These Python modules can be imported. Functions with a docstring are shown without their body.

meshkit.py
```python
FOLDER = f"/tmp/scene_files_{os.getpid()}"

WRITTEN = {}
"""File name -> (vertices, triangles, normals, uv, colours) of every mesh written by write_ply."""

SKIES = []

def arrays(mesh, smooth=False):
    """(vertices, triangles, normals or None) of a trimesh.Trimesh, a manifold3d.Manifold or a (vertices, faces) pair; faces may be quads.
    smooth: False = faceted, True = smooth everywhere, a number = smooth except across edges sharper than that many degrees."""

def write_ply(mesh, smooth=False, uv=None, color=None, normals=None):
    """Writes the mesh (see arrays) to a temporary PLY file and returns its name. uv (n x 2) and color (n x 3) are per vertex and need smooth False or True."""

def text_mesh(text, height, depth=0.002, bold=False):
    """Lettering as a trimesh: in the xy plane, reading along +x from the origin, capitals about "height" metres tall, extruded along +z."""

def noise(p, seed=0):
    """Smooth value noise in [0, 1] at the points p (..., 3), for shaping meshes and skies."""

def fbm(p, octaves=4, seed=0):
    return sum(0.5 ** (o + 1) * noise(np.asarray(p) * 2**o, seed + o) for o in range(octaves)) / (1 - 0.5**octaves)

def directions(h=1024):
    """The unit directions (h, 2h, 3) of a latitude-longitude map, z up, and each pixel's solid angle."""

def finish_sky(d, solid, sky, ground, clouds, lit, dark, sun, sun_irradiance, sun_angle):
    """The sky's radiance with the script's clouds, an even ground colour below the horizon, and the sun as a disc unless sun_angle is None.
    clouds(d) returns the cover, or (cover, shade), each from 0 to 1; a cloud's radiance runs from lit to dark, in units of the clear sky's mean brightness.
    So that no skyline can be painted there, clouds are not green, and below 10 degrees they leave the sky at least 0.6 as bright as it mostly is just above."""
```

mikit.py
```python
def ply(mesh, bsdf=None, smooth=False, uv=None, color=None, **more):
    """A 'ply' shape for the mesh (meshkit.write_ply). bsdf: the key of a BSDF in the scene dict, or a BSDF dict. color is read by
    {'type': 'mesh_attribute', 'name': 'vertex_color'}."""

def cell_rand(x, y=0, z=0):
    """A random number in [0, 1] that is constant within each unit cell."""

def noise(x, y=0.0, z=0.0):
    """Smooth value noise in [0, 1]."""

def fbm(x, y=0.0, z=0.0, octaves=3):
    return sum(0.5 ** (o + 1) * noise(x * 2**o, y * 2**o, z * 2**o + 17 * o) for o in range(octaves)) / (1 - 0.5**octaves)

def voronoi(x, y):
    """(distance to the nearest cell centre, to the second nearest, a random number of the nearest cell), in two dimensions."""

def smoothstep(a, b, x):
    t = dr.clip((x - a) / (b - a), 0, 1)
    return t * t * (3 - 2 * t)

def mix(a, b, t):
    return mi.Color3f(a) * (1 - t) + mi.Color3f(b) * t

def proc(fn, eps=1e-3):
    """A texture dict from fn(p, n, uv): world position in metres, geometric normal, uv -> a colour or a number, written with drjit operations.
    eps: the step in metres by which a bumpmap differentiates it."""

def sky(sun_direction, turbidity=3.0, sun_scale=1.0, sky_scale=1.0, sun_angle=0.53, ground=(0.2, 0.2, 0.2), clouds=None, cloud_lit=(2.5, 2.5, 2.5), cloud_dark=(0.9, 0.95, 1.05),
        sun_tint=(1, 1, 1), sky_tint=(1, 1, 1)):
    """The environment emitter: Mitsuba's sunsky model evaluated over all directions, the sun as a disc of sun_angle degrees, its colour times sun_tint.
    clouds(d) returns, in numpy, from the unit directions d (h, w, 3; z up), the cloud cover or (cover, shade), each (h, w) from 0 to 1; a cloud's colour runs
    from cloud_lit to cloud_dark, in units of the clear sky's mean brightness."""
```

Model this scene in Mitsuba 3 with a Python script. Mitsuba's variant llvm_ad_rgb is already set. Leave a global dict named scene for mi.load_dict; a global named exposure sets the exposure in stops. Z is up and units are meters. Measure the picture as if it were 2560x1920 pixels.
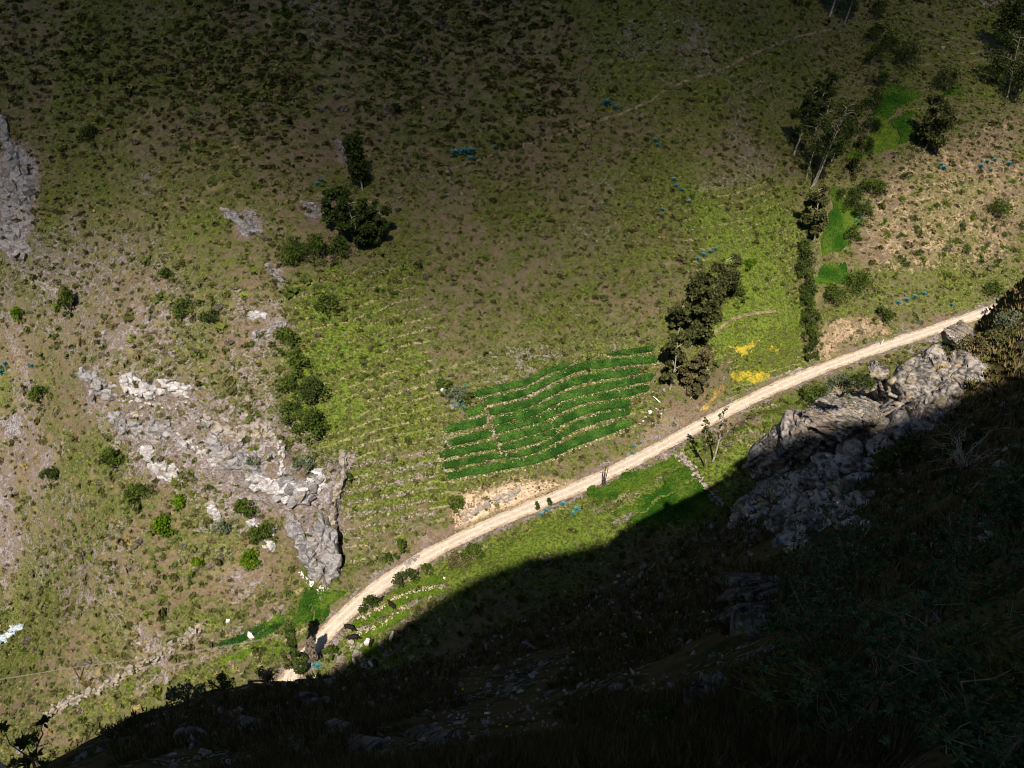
import math, random, numpy as np, trimesh, mitsuba as mi, mikit, meshkit
import drjit as dr
from scipy.interpolate import RBFInterpolator, RectBivariateSpline
from scipy.ndimage import gaussian_filter, map_coordinates
from scipy.spatial import ConvexHull
from shapely.geometry import Polygon
import shapely
T = mi.ScalarTransform4f
scene, labels = {}, {}
R = np.random.default_rng(7)
random.seed(7)

# ---------------------------------------------------------------- camera, sky, exposure
CAM_Z, PITCH, FPX, CX, CY = 150.0, math.radians(38), 1736.0, 1106.0, 829.5     # survey unit: 2212 px wide frame
FW = np.array([0, math.cos(PITCH), -math.sin(PITCH)]); UP = np.array([0, math.sin(PITCH), math.cos(PITCH)])
scene['camera'] = {'type': 'perspective', 'fov': 2 * math.degrees(math.atan(CX / FPX)), 'fov_axis': 'x', 'near_clip': 0.5, 'far_clip': 20000.0,
                   'to_world': T().look_at(origin=[0, 0, CAM_Z], target=[0, float(FW[1]), CAM_Z + float(FW[2])], up=[0, 0, 1])}
SUN = np.array([-0.013, -0.604, 0.797]); SUN /= np.linalg.norm(SUN)
scene['sky'] = mikit.sky(SUN.tolist(), turbidity=3, sun_scale=1.0, sky_scale=0.27, sun_tint=(0.99, 1.0, 1.05))
exposure = 2.35
# ---------------------------------------------------------------- helpers
def ray(px, py):
    px, py = np.asarray(px, float), np.asarray(py, float)
    return np.stack([(px - CX) / FPX, FW[1] + (CY - py) / FPX * UP[1], FW[2] + (CY - py) / FPX * UP[2]], -1)
EYE = np.array([0, 0, CAM_Z])
def at_depth(px, py, t): return EYE + ray(px, py) * np.asarray(t)[..., None]
def fbm(p, o=4, seed=0): return meshkit.fbm(p, o, seed)
def n2(x, y, s, o=4, seed=0): return fbm(np.stack([x / s, y / s, np.zeros_like(x) + .37], -1), o, seed)
def sstep(a, b, x):
    t = np.clip((x - a) / (b - a), 0, 1); return t * t * (3 - 2 * t)

# ---------------------------------------------------------------- the lie of the land (surveyed depths along sight lines, metres)
ROADP = [(2300, 602), (2250, 622), (2195, 648), (2125, 676), (1990, 721), (1900, 752), (1800, 789), (1720, 822), (1640, 850), (1570, 881), (1510, 916), (1440, 963), (1370, 1000), (1303, 1034), (1200, 1075),
         (1100, 1112), (1010, 1150), (930, 1190), (860, 1237), (800, 1282), (750, 1327), (710, 1367), (680, 1398), (640, 1445), (600, 1500), (550, 1570)]
rp = np.array(ROADP, float); zr = np.linspace(23, -4, len(rp))
for _ in range(4):
    d = ray(rp[:, 0], rp[:, 1]); ROAD = EYE + d * ((zr - CAM_Z) / d[:, 2])[:, None]
    L = np.r_[0, np.cumsum(np.linalg.norm(np.diff(ROAD[:, :2], axis=0), axis=1))]
    zr = 23.5 - 27.5 * L / L[-1]
from scipy.interpolate import splprep, splev
tck, _u = splprep(ROAD.T, s=6.0); RC = np.array(splev(np.linspace(0, 1, 420), tck)).T
FAR = [  # hillside and valley: px, py, depth
 (1100, 1000, 201), (1150, 900, 209), (1200, 790, 216), (1150, 600, 222), (1150, 400, 235), (1150, 200, 246), (1150, 0, 258), (1150, -300, 285),
 (1500, 800, 215), (1500, 600, 223), (1500, 400, 236), (1500, 200, 248), (1500, 0, 262), (1500, -300, 290),
 (1800, 650, 236), (1800, 500, 247), (1800, 300, 266), (1800, 100, 287), (1800, 0, 300), (1900, -300, 345),
 (1640, 650, 224), (1640, 400, 241), (1690, 730, 221), (1960, 600, 243),
 (2200, 500, 252), (2000, 450, 246), (2200, 300, 270), (2200, 100, 297), (2200, 0, 314), (2000, 300, 262), (2000, 100, 287), (2000, 0, 303), (2500, 400, 275), (2500, 0, 340), (2400, -300, 380),
 (1300, 1150, 189), (1500, 1050, 197), (1650, 900, 208), (1000, 1280, 179), (850, 1400, 174.5), (740, 1490, 170), (1900, 800, 221), (1300, 1400, 172), (1700, 1100, 196), (2100, 800, 226), (900, 1600, 163), (1300, 1700, 160),
 (1900, 1300, 185), (2212, 900, 230), (2400, 720, 248), (2212, 1200, 215),
 (0, 0, 262), (0, 450, 240), (40, 900, 226), (20, 1375, 209), (0, 1640, 171), (100, 1600, 173), (300, 1450, 178), (300, 1250, 183), (300, 1060, 190), (450, 1300, 180.5), (640, 1300, 178.5),
 (200, 840, 205), (350, 850, 200), (350, 1000, 191), (600, 720, 201), (600, 400, 221), (600, 0, 252), (300, 200, 244), (300, 500, 225), (700, 900, 196), (760, 1000, 196), (800, 1100, 191), (800, 700, 208),
 (780, 400, 231), (780, 200, 244), (780, 0, 256), (-400, 0, 275), (-400, 600, 245), (-400, 1100, 225), (-300, 1500, 195), (0, -300, 285), (600, -300, 275), (-100, 1800, 165), (400, 1700, 162)]
fa = np.array(FAR, float); FP = np.vstack([at_depth(fa[:, 0], fa[:, 1], fa[:, 2]), ROAD[2::2]])
def far_base(x, y): return FAR_RBF(np.stack([x.ravel(), y.ravel()], 1)).reshape(x.shape)
FAR_RBF = RBFInterpolator(FP[:, :2], FP[:, 2], kernel='thin_plate_spline', smoothing=12.0)
NEAR = [  # the slope that the viewpoint stands on
 (300, 1650, 28), (600, 1650, 22), (900, 1650, 20), (1106, 1650, 18), (1500, 1650, 14), (1900, 1650, 9), (2212, 1650, 7), (2212, 1480, 9),
 (450, 1478, 62), (250, 1580, 52), (150, 1625, 46), (600, 1480, 68), (740, 1503, 72), (600, 1570, 36), (900, 1560, 38), (1200, 1520, 34), (1500, 1450, 30), (1800, 1450, 20), (2100, 1400, 13), (2212, 1300, 14),
 (900, 1450, 78), (1100, 1345, 84), (1300, 1265, 85), (1500, 1195, 82), (1100, 1430, 60), (1350, 1350, 55), (1550, 1270, 56), (1700, 1200, 50), (1900, 1150, 40), (2100, 1100, 30), (2212, 1000, 33),
 (1660, 1010, 74), (1650, 1090, 66), (1800, 935, 86), (1900, 880, 89), (2000, 830, 94), (2100, 800, 97), (2212, 775, 98), (1900, 970, 74), (2100, 900, 66), (2212, 850, 70), (1780, 1050, 64),
 (2050, 745, 121), (2150, 702, 126), (2230, 692, 126), (1960, 792, 106), (1880, 830, 100), (2400, 700, 120), (2400, 1000, 30), (100, 1750, 20)]
na = np.array(NEAR, float); NP_ = at_depth(na[:, 0], na[:, 1], na[:, 2])
drop = [(150, 1625), (250, 1580), (450, 1478), (600, 1480), (740, 1503), (900, 1450), (1100, 1345), (1300, 1265), (1500, 1195), (1660, 1010), (1800, 935), (1880, 830), (1960, 792), (2050, 745), (2150, 702), (2230, 692), (2400, 700)]
for q in drop:
    k = [i for i, v in enumerate(NEAR) if v[:2] == q][0]; P = NP_[k]; h = P[:2] / np.linalg.norm(P[:2])
    for dd, zz in ((10, 24), (22, 60), (45, 130)): NP_ = np.vstack([NP_, [P[0] + h[0] * dd, P[1] + h[1] * dd, P[2] - zz]])
CREST = [(-150, 50), (-110, 105), (-80, 145), (-58, 172), (-39, 198), (-25, 218), (-10, 235), (1, 243), (17, 245), (31, 249), (44, 257), (53, 266), (67, 278), (100, 296), (160, 304), (240, 290)]
crest = np.array([(x, -60.0, z) for x, z in CREST])
NP_ = np.vstack([NP_, crest, crest + [0, -60, -38], crest + [0, -130, -90], [[0, 0, 147.6], [-1.5, 3, 144.5], [1.5, 2, 145.5], [3, -1, 148.5], [-4, -1, 146.5], [-30, -5, 135], [40, -10, 175], [-70, 0, 88], [-110, 10, 40], [90, 0, 175], [140, 40, 130], [150, -10, 190], [-150, 30, 0]]])
NEAR_RBF = RBFInterpolator(NP_[:, :2], NP_[:, 2], kernel='linear', smoothing=0.5)

# ---- far ground on a graded grid
def axis(a, b, fine, lo, hi):
    m = list(np.arange(a, b, fine)); s = fine; v = m[0]; left = []
    while v > lo: s *= 1.22; v -= s; left.append(v)
    s = fine; v = m[-1]; right = []
    while v < hi: s *= 1.22; v += s; right.append(v)
    return np.array(left[::-1] + m + right)
XF, YF = axis(-185, 222, 0.8, -1500, 1700), axis(72, 352, 0.8, -200, 2600)
cg = 5.0
gx, gy = np.arange(-260, 330, cg), np.arange(20, 470, cg)
GX, GY = np.meshgrid(gx, gy, indexing='ij')
FSP = RectBivariateSpline(gx, gy, far_base(GX, GY))
RTREE = None
from scipy.spatial import cKDTree
RT = cKDTree(RC[:, :2])
def road_sd(x, y):
    """(signed distance to the road's centre line, uphill positive, and the road's height there)"""
    dd, i = RT.query(np.stack([x.ravel(), y.ravel()], 1)); i = np.clip(i, 1, len(RC) - 2)
    tg = RC[i + 1, :2] - RC[i - 1, :2]; v = np.stack([x.ravel(), y.ravel()], 1) - RC[i, :2]
    s = np.sign(tg[:, 0] * v[:, 1] - tg[:, 1] * v[:, 0])
    return (-s * dd).reshape(x.shape), RC[i, 2].reshape(x.shape)
def far_z0(x, y):
    xc, yc = np.clip(x, gx[0], gx[-1]), np.clip(y, gy[0], gy[-1])
    z = FSP.ev(xc, yc)
    ox = np.hypot(x - xc, y - yc)
    z = z + ox * .12 + 140 * sstep(100, 1500, ox) * (n2(x, y, 420., 3, 5) - .2)
    return z
def at0(px, py):
    """where the sight line of a surveyed point meets the smooth ground"""
    d = ray(px, py); t = np.full(d.shape[:-1], 150.0)
    ts = np.arange(120, 420, 1.0); P = EYE + d[..., None, :] * ts[:, None]
    below = P[..., 2] < far_z0(P[..., 0], P[..., 1]); k = np.argmax(below, -1)
    a, b = ts[np.maximum(k - 1, 0)], ts[k]
    for _ in range(12):
        m = (a + b) / 2; Q = EYE + d * m[..., None]; u = Q[..., 2] < far_z0(Q[..., 0], Q[..., 1]); a, b = np.where(u, a, m), np.where(u, m, b)
    return EYE + d * ((a + b) / 2)[..., None]
#STAGE2
# ---- cliffs: steps in the ground along surveyed lines; the second number is the height of the step, the high side lies uphill (left of the line)
CLIFFS = {  # name: (pixels, step height, reach in metres)
 'main': ([(697, 1040), (656, 1087), (597, 1080), (545, 1055), (470, 1003)], 5.5, 14),
 'wall': ([(742, 985), (738, 1040), (722, 1085), (716, 1120), (720, 1180), (718, 1246)], 5.0, 12),
 'nose': ([(716, 1250), (694, 1272), (667, 1252), (640, 1190), (606, 1140)], 4.5, 10),
 'shelf': ([(385, 1036), (350, 1030), (318, 996)], 3.5, 10),
 'upper': ([(405, 856), (350, 852), (300, 858), (250, 838), (205, 852), (172, 822)], 4.0, 12),
 'ledge': ([(560, 922), (520, 945), (470, 925), (420, 895)], 3.0, 9),
 'slab': ([(372, 945), (300, 948), (232, 915)], 3.0, 8)}
def pl_dist(x, y, P, along=False):
    """(distance to a polyline, +1 on its left and -1 on its right, distance to its nearer end measured along it)"""
    best = np.full(x.shape, 1e9); side = np.zeros(x.shape); arc = np.zeros(x.shape); L0 = 0.0
    for a, b in zip(P[:-1, :2], P[1:, :2]):
        ab = b - a; ll = math.hypot(*ab); u = np.clip(((x - a[0]) * ab[0] + (y - a[1]) * ab[1]) / (ab @ ab), 0, 1)
        dx, dy = x - a[0] - u * ab[0], y - a[1] - u * ab[1]; d = np.hypot(dx, dy)
        m = d < best; best = np.where(m, d, best); side = np.where(m, np.sign(ab[0] * dy - ab[1] * dx), side); arc = np.where(m, L0 + u * ll, arc); L0 += ll
    return (best, side, np.minimum(arc, L0 - arc)) if along else (best, side)
CW = {k: at0(*np.array(p, float).T) for k, (p, h, r) in CLIFFS.items()}
def far_z(x, y):
    z = far_z0(x, y)
    for k, (p, h, r) in CLIFFS.items():
        P = CW[k]; c = P[:, :2].mean(0); near = np.hypot(x - c[0], y - c[1]) < 90
        if not near.any(): continue
        xs, ys = x[near], y[near]; wob = (n2(xs, ys, 4.0, 3, 3) - .5) * 3.0
        d, s, ends = pl_dist(xs, ys, P, True); ds = d * -s + wob          # >0 on the high side
        f = h * (sstep(-.9, .9, ds) - .45) * np.exp(-np.maximum(np.abs(ds) - 1, 0) / r) * sstep(0, 5, ends)
        z[near] += f
    sd, zr_ = road_sd(x, y); a = np.abs(sd)
    rough = sstep(5, 14, a)
    z = z + rough * ((n2(x, y, 26., 3, 1) - .5) * 3.2 + (n2(x, y, 6., 3, 2) - .5) * 1.3) + (n2(x, y, 1.9, 2, 4) - .5) * .45 * sstep(2.5, 5, a)
    bank = np.where(sd > 0, sstep(2.9, 5.6, a) * 1.1, -sstep(3.2, 6.0, a) * .9)
    w = sstep(3.0, 9.0, a)
    return (zr_ + bank) * (1 - w) + z * w
FX, FY = np.meshgrid(XF, YF, indexing='ij')
FZ = far_z(FX, FY)
def far_h(x, y):
    i = np.interp(x, XF, np.arange(len(XF))); j = np.interp(y, YF, np.arange(len(YF)))
    return map_coordinates(FZ, [i, j], order=1)
# ---- the near slope: a ring grid that grows coarser away from the viewpoint
ns = 1.0; nxs, nys = np.arange(-190, 290, ns), np.arange(-240, 230, ns)
_c = np.stack(np.meshgrid(nxs[::3], nys[::3], indexing='ij'), -1)
_z = NEAR_RBF(_c.reshape(-1, 2)).reshape(_c.shape[:2])
NSP = RectBivariateSpline(nxs[::3], nys[::3], gaussian_filter(_z, .55), kx=1, ky=1)
def near_h(x, y):
    z = NSP.ev(x, y); r = np.hypot(x, y)
    z = z + (n2(x, y, 14., 3, 11) - .5) * 3.0 * sstep(12, 50, r) + (n2(x, y, 4., 3, 12) - .5) * 1.5 * sstep(4, 25, r) + (n2(x, y, 1.1, 3, 13) - .5) * .5 * sstep(2, 12, r) + (n2(x, y, .35, 2, 14) - .5) * .12
    led = n2(x + z * .3, y - z * .4, 5.0, 2, 15); z = z + .5 * sstep(.5, .56, led) * sstep(6, 20, r)
    return z
_gx, _gy = np.arange(-95, 150, .45), np.arange(-3, 150, .45); _gm = np.meshgrid(_gx, _gy, indexing='ij'); _gz = near_h(_gm[0].ravel(), _gm[1].ravel()).reshape(_gm[0].shape)
def near_q(x, y): return map_coordinates(_gz, [(x - _gx[0]) / .45, (y - _gy[0]) / .45], order=1, mode='nearest')
def march(px, py, h, t0, t1, step):
    d = ray(px, py); ts = np.arange(t0, t1, step); P = EYE + d[..., None, :] * ts[:, None]
    gap = P[..., 2] - h(P[..., 0].ravel(), P[..., 1].ravel()).reshape(P.shape[:-1]); below = gap < 0; k = np.argmax(below, -1); miss = ~below.any(-1)
    k = np.where(miss, np.argmin(np.where(ts > 40, gap, 1e9), -1), k); a, b = ts[np.maximum(k - 1, 0)], ts[k]; a = np.where(miss, b, a)
    for _ in range(10):
        m = (a + b) / 2; Q = EYE + d * m[..., None]; u = Q[..., 2] < h(Q[..., 0].ravel(), Q[..., 1].ravel()).reshape(m.shape); a, b = np.where(u, a, m), np.where(u, m, b)
    return EYE + d * ((a + b) / 2)[..., None]
def at(px, py): return march(np.atleast_1d(np.asarray(px, float)), np.atleast_1d(np.asarray(py, float)), far_h, 120, 420, 1.2)     # a surveyed point of the valley
def atn(px, py): return march(np.atleast_1d(np.asarray(px, float)), np.atleast_1d(np.asarray(py, float)), near_q, 5, 140, .4)      # and of the near slope

# ---------------------------------------------------------------- land use: outlines on the ground, feathered; uv = (greenness, bare soil 0..1 and rock 1..2)
G, B = np.full(FX.shape, .5), np.zeros(FX.shape)
fine = np.s_[np.searchsorted(XF, -185):np.searchsorted(XF, 222), np.searchsorted(YF, 72):np.searchsorted(YF, 352)]
def outline(pix, dense=6):
    p = np.array(pix, float); p = np.vstack([p, p[:1]]); L = np.r_[0, np.cumsum(np.hypot(*np.diff(p, axis=0).T))]
    s = np.arange(0, L[-1], dense); return at(np.interp(s, L, p[:, 0]), np.interp(s, L, p[:, 1]))
def mask(pix, feather=1.5, noise=2.0):
    W = outline(pix, 14)[:, :2]; lo, hi = W.min(0) - 4 * feather - 2.3 * noise - 2, W.max(0) + 4 * feather + 2.3 * noise + 2
    i0, i1 = np.searchsorted(XF, [lo[0], hi[0]]); j0, j1 = np.searchsorted(YF, [lo[1], hi[1]]); s = np.s_[i0:i1, j0:j1]
    x, y = FX[s], FY[s]
    xn, yn = x + (n2(x, y, 8., 4, 21) - .5) * 4.4 * noise, y + (n2(x, y, 8., 4, 22) - .5) * 4.4 * noise
    m = shapely.contains_xy(Polygon(W).buffer(0), xn.ravel(), yn.ravel()).reshape(x.shape).astype(float)
    return s, gaussian_filter(m, feather / .8)
def zone(pix, g=None, b=None, feather=2.0, noise=2.5):
    s, m = mask(pix, feather, noise)
    if g is not None: G[s] = G[s] * (1 - m) + g * m
    if b is not None: B[s] = B[s] * (1 - m) + b * m
zone([(600, 590), (720, 560), (860, 560), (930, 700), (960, 880), (900, 960), (760, 980), (700, 940), (590, 860), (580, 740)], .88, feather=4)
zone([(930, 560), (1250, 430), (1450, 480), (1480, 700), (1200, 770), (960, 800), (920, 700)], .54, feather=6)
zone([(0, 0), (1250, 0), (1250, 420), (880, 560), (620, 560), (300, 420), (0, 330)], .44, feather=6)
zone([(1250, 0), (1860, 0), (1880, 200), (1600, 420), (1300, 420)], .56, feather=6)
zone([(300, 480), (580, 470), (600, 800), (420, 800), (260, 760)], .55, feather=5)
zone([(1480, 430), (1700, 400), (1735, 560), (1735, 790), (1640, 830), (1520, 860), (1530, 700), (1500, 560)], .92, feather=3)
zone([(1545, 690), (1725, 700), (1720, 790), (1560, 800)], .97, feather=2)
zone([(1880, 390), (1960, 320), (2212, 230), (2212, 560), (2120, 600), (1900, 600), (1840, 560)], .30, -.34, feather=3)
zone([(1780, 590), (1900, 580), (2212, 560), (2212, 640), (2000, 690), (1780, 690)], .62, feather=3)
zone([(1880, 0), (2212, 0), (2212, 200), (2060, 320), (1960, 300), (1900, 120)], .62, feather=4)
zone([(740, 985), (960, 960), (1000, 1040), (985, 1110), (800, 1240), (735, 1250), (725, 1120)], .86, -.02, feather=2)
zone([(975, 1060), (1120, 1035), (1290, 1030), (1320, 1010), (1330, 1022), (1190, 1066), (1080, 1105), (930, 1180), (860, 1220), (850, 1205), (960, 1130)], .25, -.85, feather=1.0, noise=1.5)
zone([(1340, 960), (1420, 900), (1500, 880), (1540, 870), (1490, 920), (1380, 985)], .2, .6, feather=1.2)
zone([(1500, 830), (1560, 790), (1600, 800), (1560, 860), (1520, 880)], .35, .45, feather=1.5)
zone([(960, 790), (1400, 720), (1420, 900), (1360, 960), (1200, 1000), (960, 1040), (945, 930), (1000, 880)], .68, .16, feather=1.5)
zone([(0, 1080), (250, 1050), (560, 1160), (690, 1270), (520, 1330), (300, 1460), (0, 1560)], .48, .12, feather=5)
for q in ([(480, 1200), (560, 1220), (590, 1260), (520, 1290), (470, 1250)], [(300, 1340), (350, 1320), (380, 1370), (320, 1420), (270, 1380)], [(150, 1440), (260, 1420), (280, 1470), (190, 1520), (140, 1490)],
          [(60, 520), (130, 500), (150, 590), (130, 640), (60, 600)], [(185, 580), (260, 570), (290, 650), (260, 730), (200, 700)], [(140, 440), (180, 430), (180, 500), (150, 510)]):
    zone(q, .3, .62, feather=1.5)
zone([(0, 560), (40, 600), (70, 760), (90, 920), (120, 1000), (60, 1080), (30, 1000), (40, 900), (20, 760), (0, 700)], .35, .62, feather=1.5, noise=3)
zone([(0, 1000), (30, 1010), (40, 1200), (20, 1330), (0, 1340)], .35, .6, feather=1.5, noise=3)
zone([(0, 310), (50, 320), (80, 360), (70, 470), (50, 560), (0, 560)], .15, 1.7, feather=1.5)
for q in ([(478, 455), (540, 462), (565, 490), (545, 515), (500, 490)], [(575, 570), (600, 585), (612, 612), (592, 612)], [(540, 682), (575, 690), (600, 670), (625, 715), (580, 730), (545, 720)], [(725, 310), (740, 305), (748, 345), (735, 350)], [(650, 440), (690, 435), (700, 465), (660, 470)],
          [(410, 880), (500, 930), (600, 960), (640, 1010), (640, 1060), (560, 1050), (470, 1000), (420, 940)], [(230, 900), (370, 900), (375, 945), (290, 945)], [(175, 815), (400, 830), (405, 856), (250, 850)], [(315, 985), (385, 995), (380, 1038), (340, 1030)],
          [(640, 1055), (715, 1030), (740, 960), (742, 1000), (720, 1110), (718, 1240), (690, 1270), (650, 1200), (610, 1140), (640, 1120), (700, 1130)], [(0, 900), (40, 905), (50, 960), (0, 960)]):
    zone(q, .2, 1.45, feather=1.0, noise=2.5)
zone([(960, 1260), (1080, 1190), (1200, 1140), (1280, 1110), (1300, 1160), (1150, 1215), (1040, 1260), (965, 1300)], 1.0, feather=1.5)
zone([(1450, 985), (1560, 900), (1720, 845), (1790, 840), (1780, 900), (1660, 960), (1560, 1060), (1480, 1020)], .92, feather=2)
zone([(1560, 905), (1640, 890), (1640, 905), (1590, 920), (1555, 960), (1540, 950)], .3, .6, feather=.8)
zone([(1250, 1080), (1500, 985), (1560, 1010), (1640, 1060), (1560, 1130), (1300, 1170)], .95, feather=2)
zone([(770, 1320), (850, 1250), (960, 1270), (1000, 1300), (900, 1420), (800, 1480), (740, 1480), (720, 1430)], .9, feather=2)
zone([(700, 1420), (740, 1410), (790, 1440), (740, 1500), (690, 1480)], .3, .6, feather=1.2)
zone([(560, 1290), (720, 1260), (740, 1280), (660, 1370), (600, 1430), (430, 1450), (300, 1520), (420, 1370)], .93, 0, feather=2.5)
zone([(280, 1460), (460, 1380), (560, 1420), (430, 1470), (250, 1600), (100, 1640), (0, 1640), (0, 1560)], .5, .14, feather=2.5)
zone([(1762, 690), (1850, 682), (1920, 690), (1900, 725), (1820, 745), (1775, 770), (1765, 730)], .25, -.62, feather=1.2)
zone([(165, 800), (420, 825), (560, 890), (700, 1000), (745, 975), (748, 1250), (690, 1272), (600, 1185), (560, 1095), (380, 1045), (230, 955), (150, 890)], .55, .86, feather=3, noise=6)
zone([(50, 490), (300, 480), (430, 640), (420, 780), (180, 800), (60, 760)], .40, .52, feather=5, noise=6)
zone([(480, 640), (600, 650), (610, 760), (600, 900), (520, 900), (470, 760)], .45, .55, feather=3, noise=5)
zone([(770, 1335), (860, 1250), (970, 1215), (1080, 1180), (1250, 1105), (1310, 1120), (1310, 1160), (1150, 1215), (1040, 1260), (960, 1300), (900, 1400), (800, 1480), (750, 1470), (735, 1420)], 1.1, 0, feather=1.5, noise=3)
zone([(760, 1350), (860, 1275), (980, 1262), (960, 1300), (900, 1400), (800, 1470), (745, 1450)], .86, .1, feather=1.0, noise=2)
_x, _y = FX[fine], FY[fine]; _v = n2(_x, _y, 24., 4, 35) - .06 * sstep(.6, .75, G[fine]); G[fine] += (n2(_x, _y, 30., 3, 36) - .5) * .42; B[fine] = np.where(B[fine] < -.1, B[fine], B[fine] + np.clip((_v - .53) * 2.6, 0, .42) * sstep(.8, .55, G[fine]))
# terrace risers: dry stone and straw-coloured weeds along the contour
TERR = [[(745, 1010 + 27 * k), (830, 992 + 27 * k), (940, 975 + 26 * k)] for k in range(8)] + [[(300, 1500 - 16 * k), (400, 1440 - 16 * k), (520, 1385 - 14 * k), (610, 1330 - 12 * k)] for k in range(4)] + \
       [[(770, 1362), (840, 1325), (900, 1300), (960, 1262)], [(775, 1378), (850, 1352), (905, 1322), (965, 1285)], [(790, 1412), (850, 1375), (900, 1345)], [(810, 1430), (850, 1405), (868, 1385)]] + \
       [[(1330, 1130), (1400, 1085), (1480, 1025)], [(1290, 1105), (1350, 1080), (1430, 1030)], [(1540, 950), (1590, 915), (1640, 912)], [(1560, 965), (1600, 942), (1650, 938)]] + \
       [[(100, 1545), (210, 1490), (330, 1420), (440, 1350)], [(1470, 985), (1500, 1020), (1550, 1088)]]
for q_i, q in enumerate(TERR):
    W = at(*np.array(q, float).T); lo, hi = W[:, :2].min(0) - 4, W[:, :2].max(0) + 4
    i0, i1 = np.searchsorted(XF, [lo[0], hi[0]]); j0, j1 = np.searchsorted(YF, [lo[1], hi[1]]); s = np.s_[i0:i1, j0:j1]
    d, _s = pl_dist(FX[s], FY[s], W); d = d + (n2(FX[s], FY[s], 2.5, 2, 31) - .5) * 1.8
    m = 1 - sstep(.4, 1.1, d); B[s] = np.maximum(B[s], m * (.36 if q_i < 8 else .5)); G[s] *= 1 - .35 * m
_sd, _ = road_sd(FX[fine], FY[fine]); _m = 1 - sstep(2.5, 4.6, np.abs(_sd) + (n2(FX[fine], FY[fine], 4., 2, 33) - .5) * 2.5)
B[fine] = np.where(B[fine] < -.1, B[fine], np.maximum(B[fine], .6 * _m)); G[fine] *= 1 - .3 * _m

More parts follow.
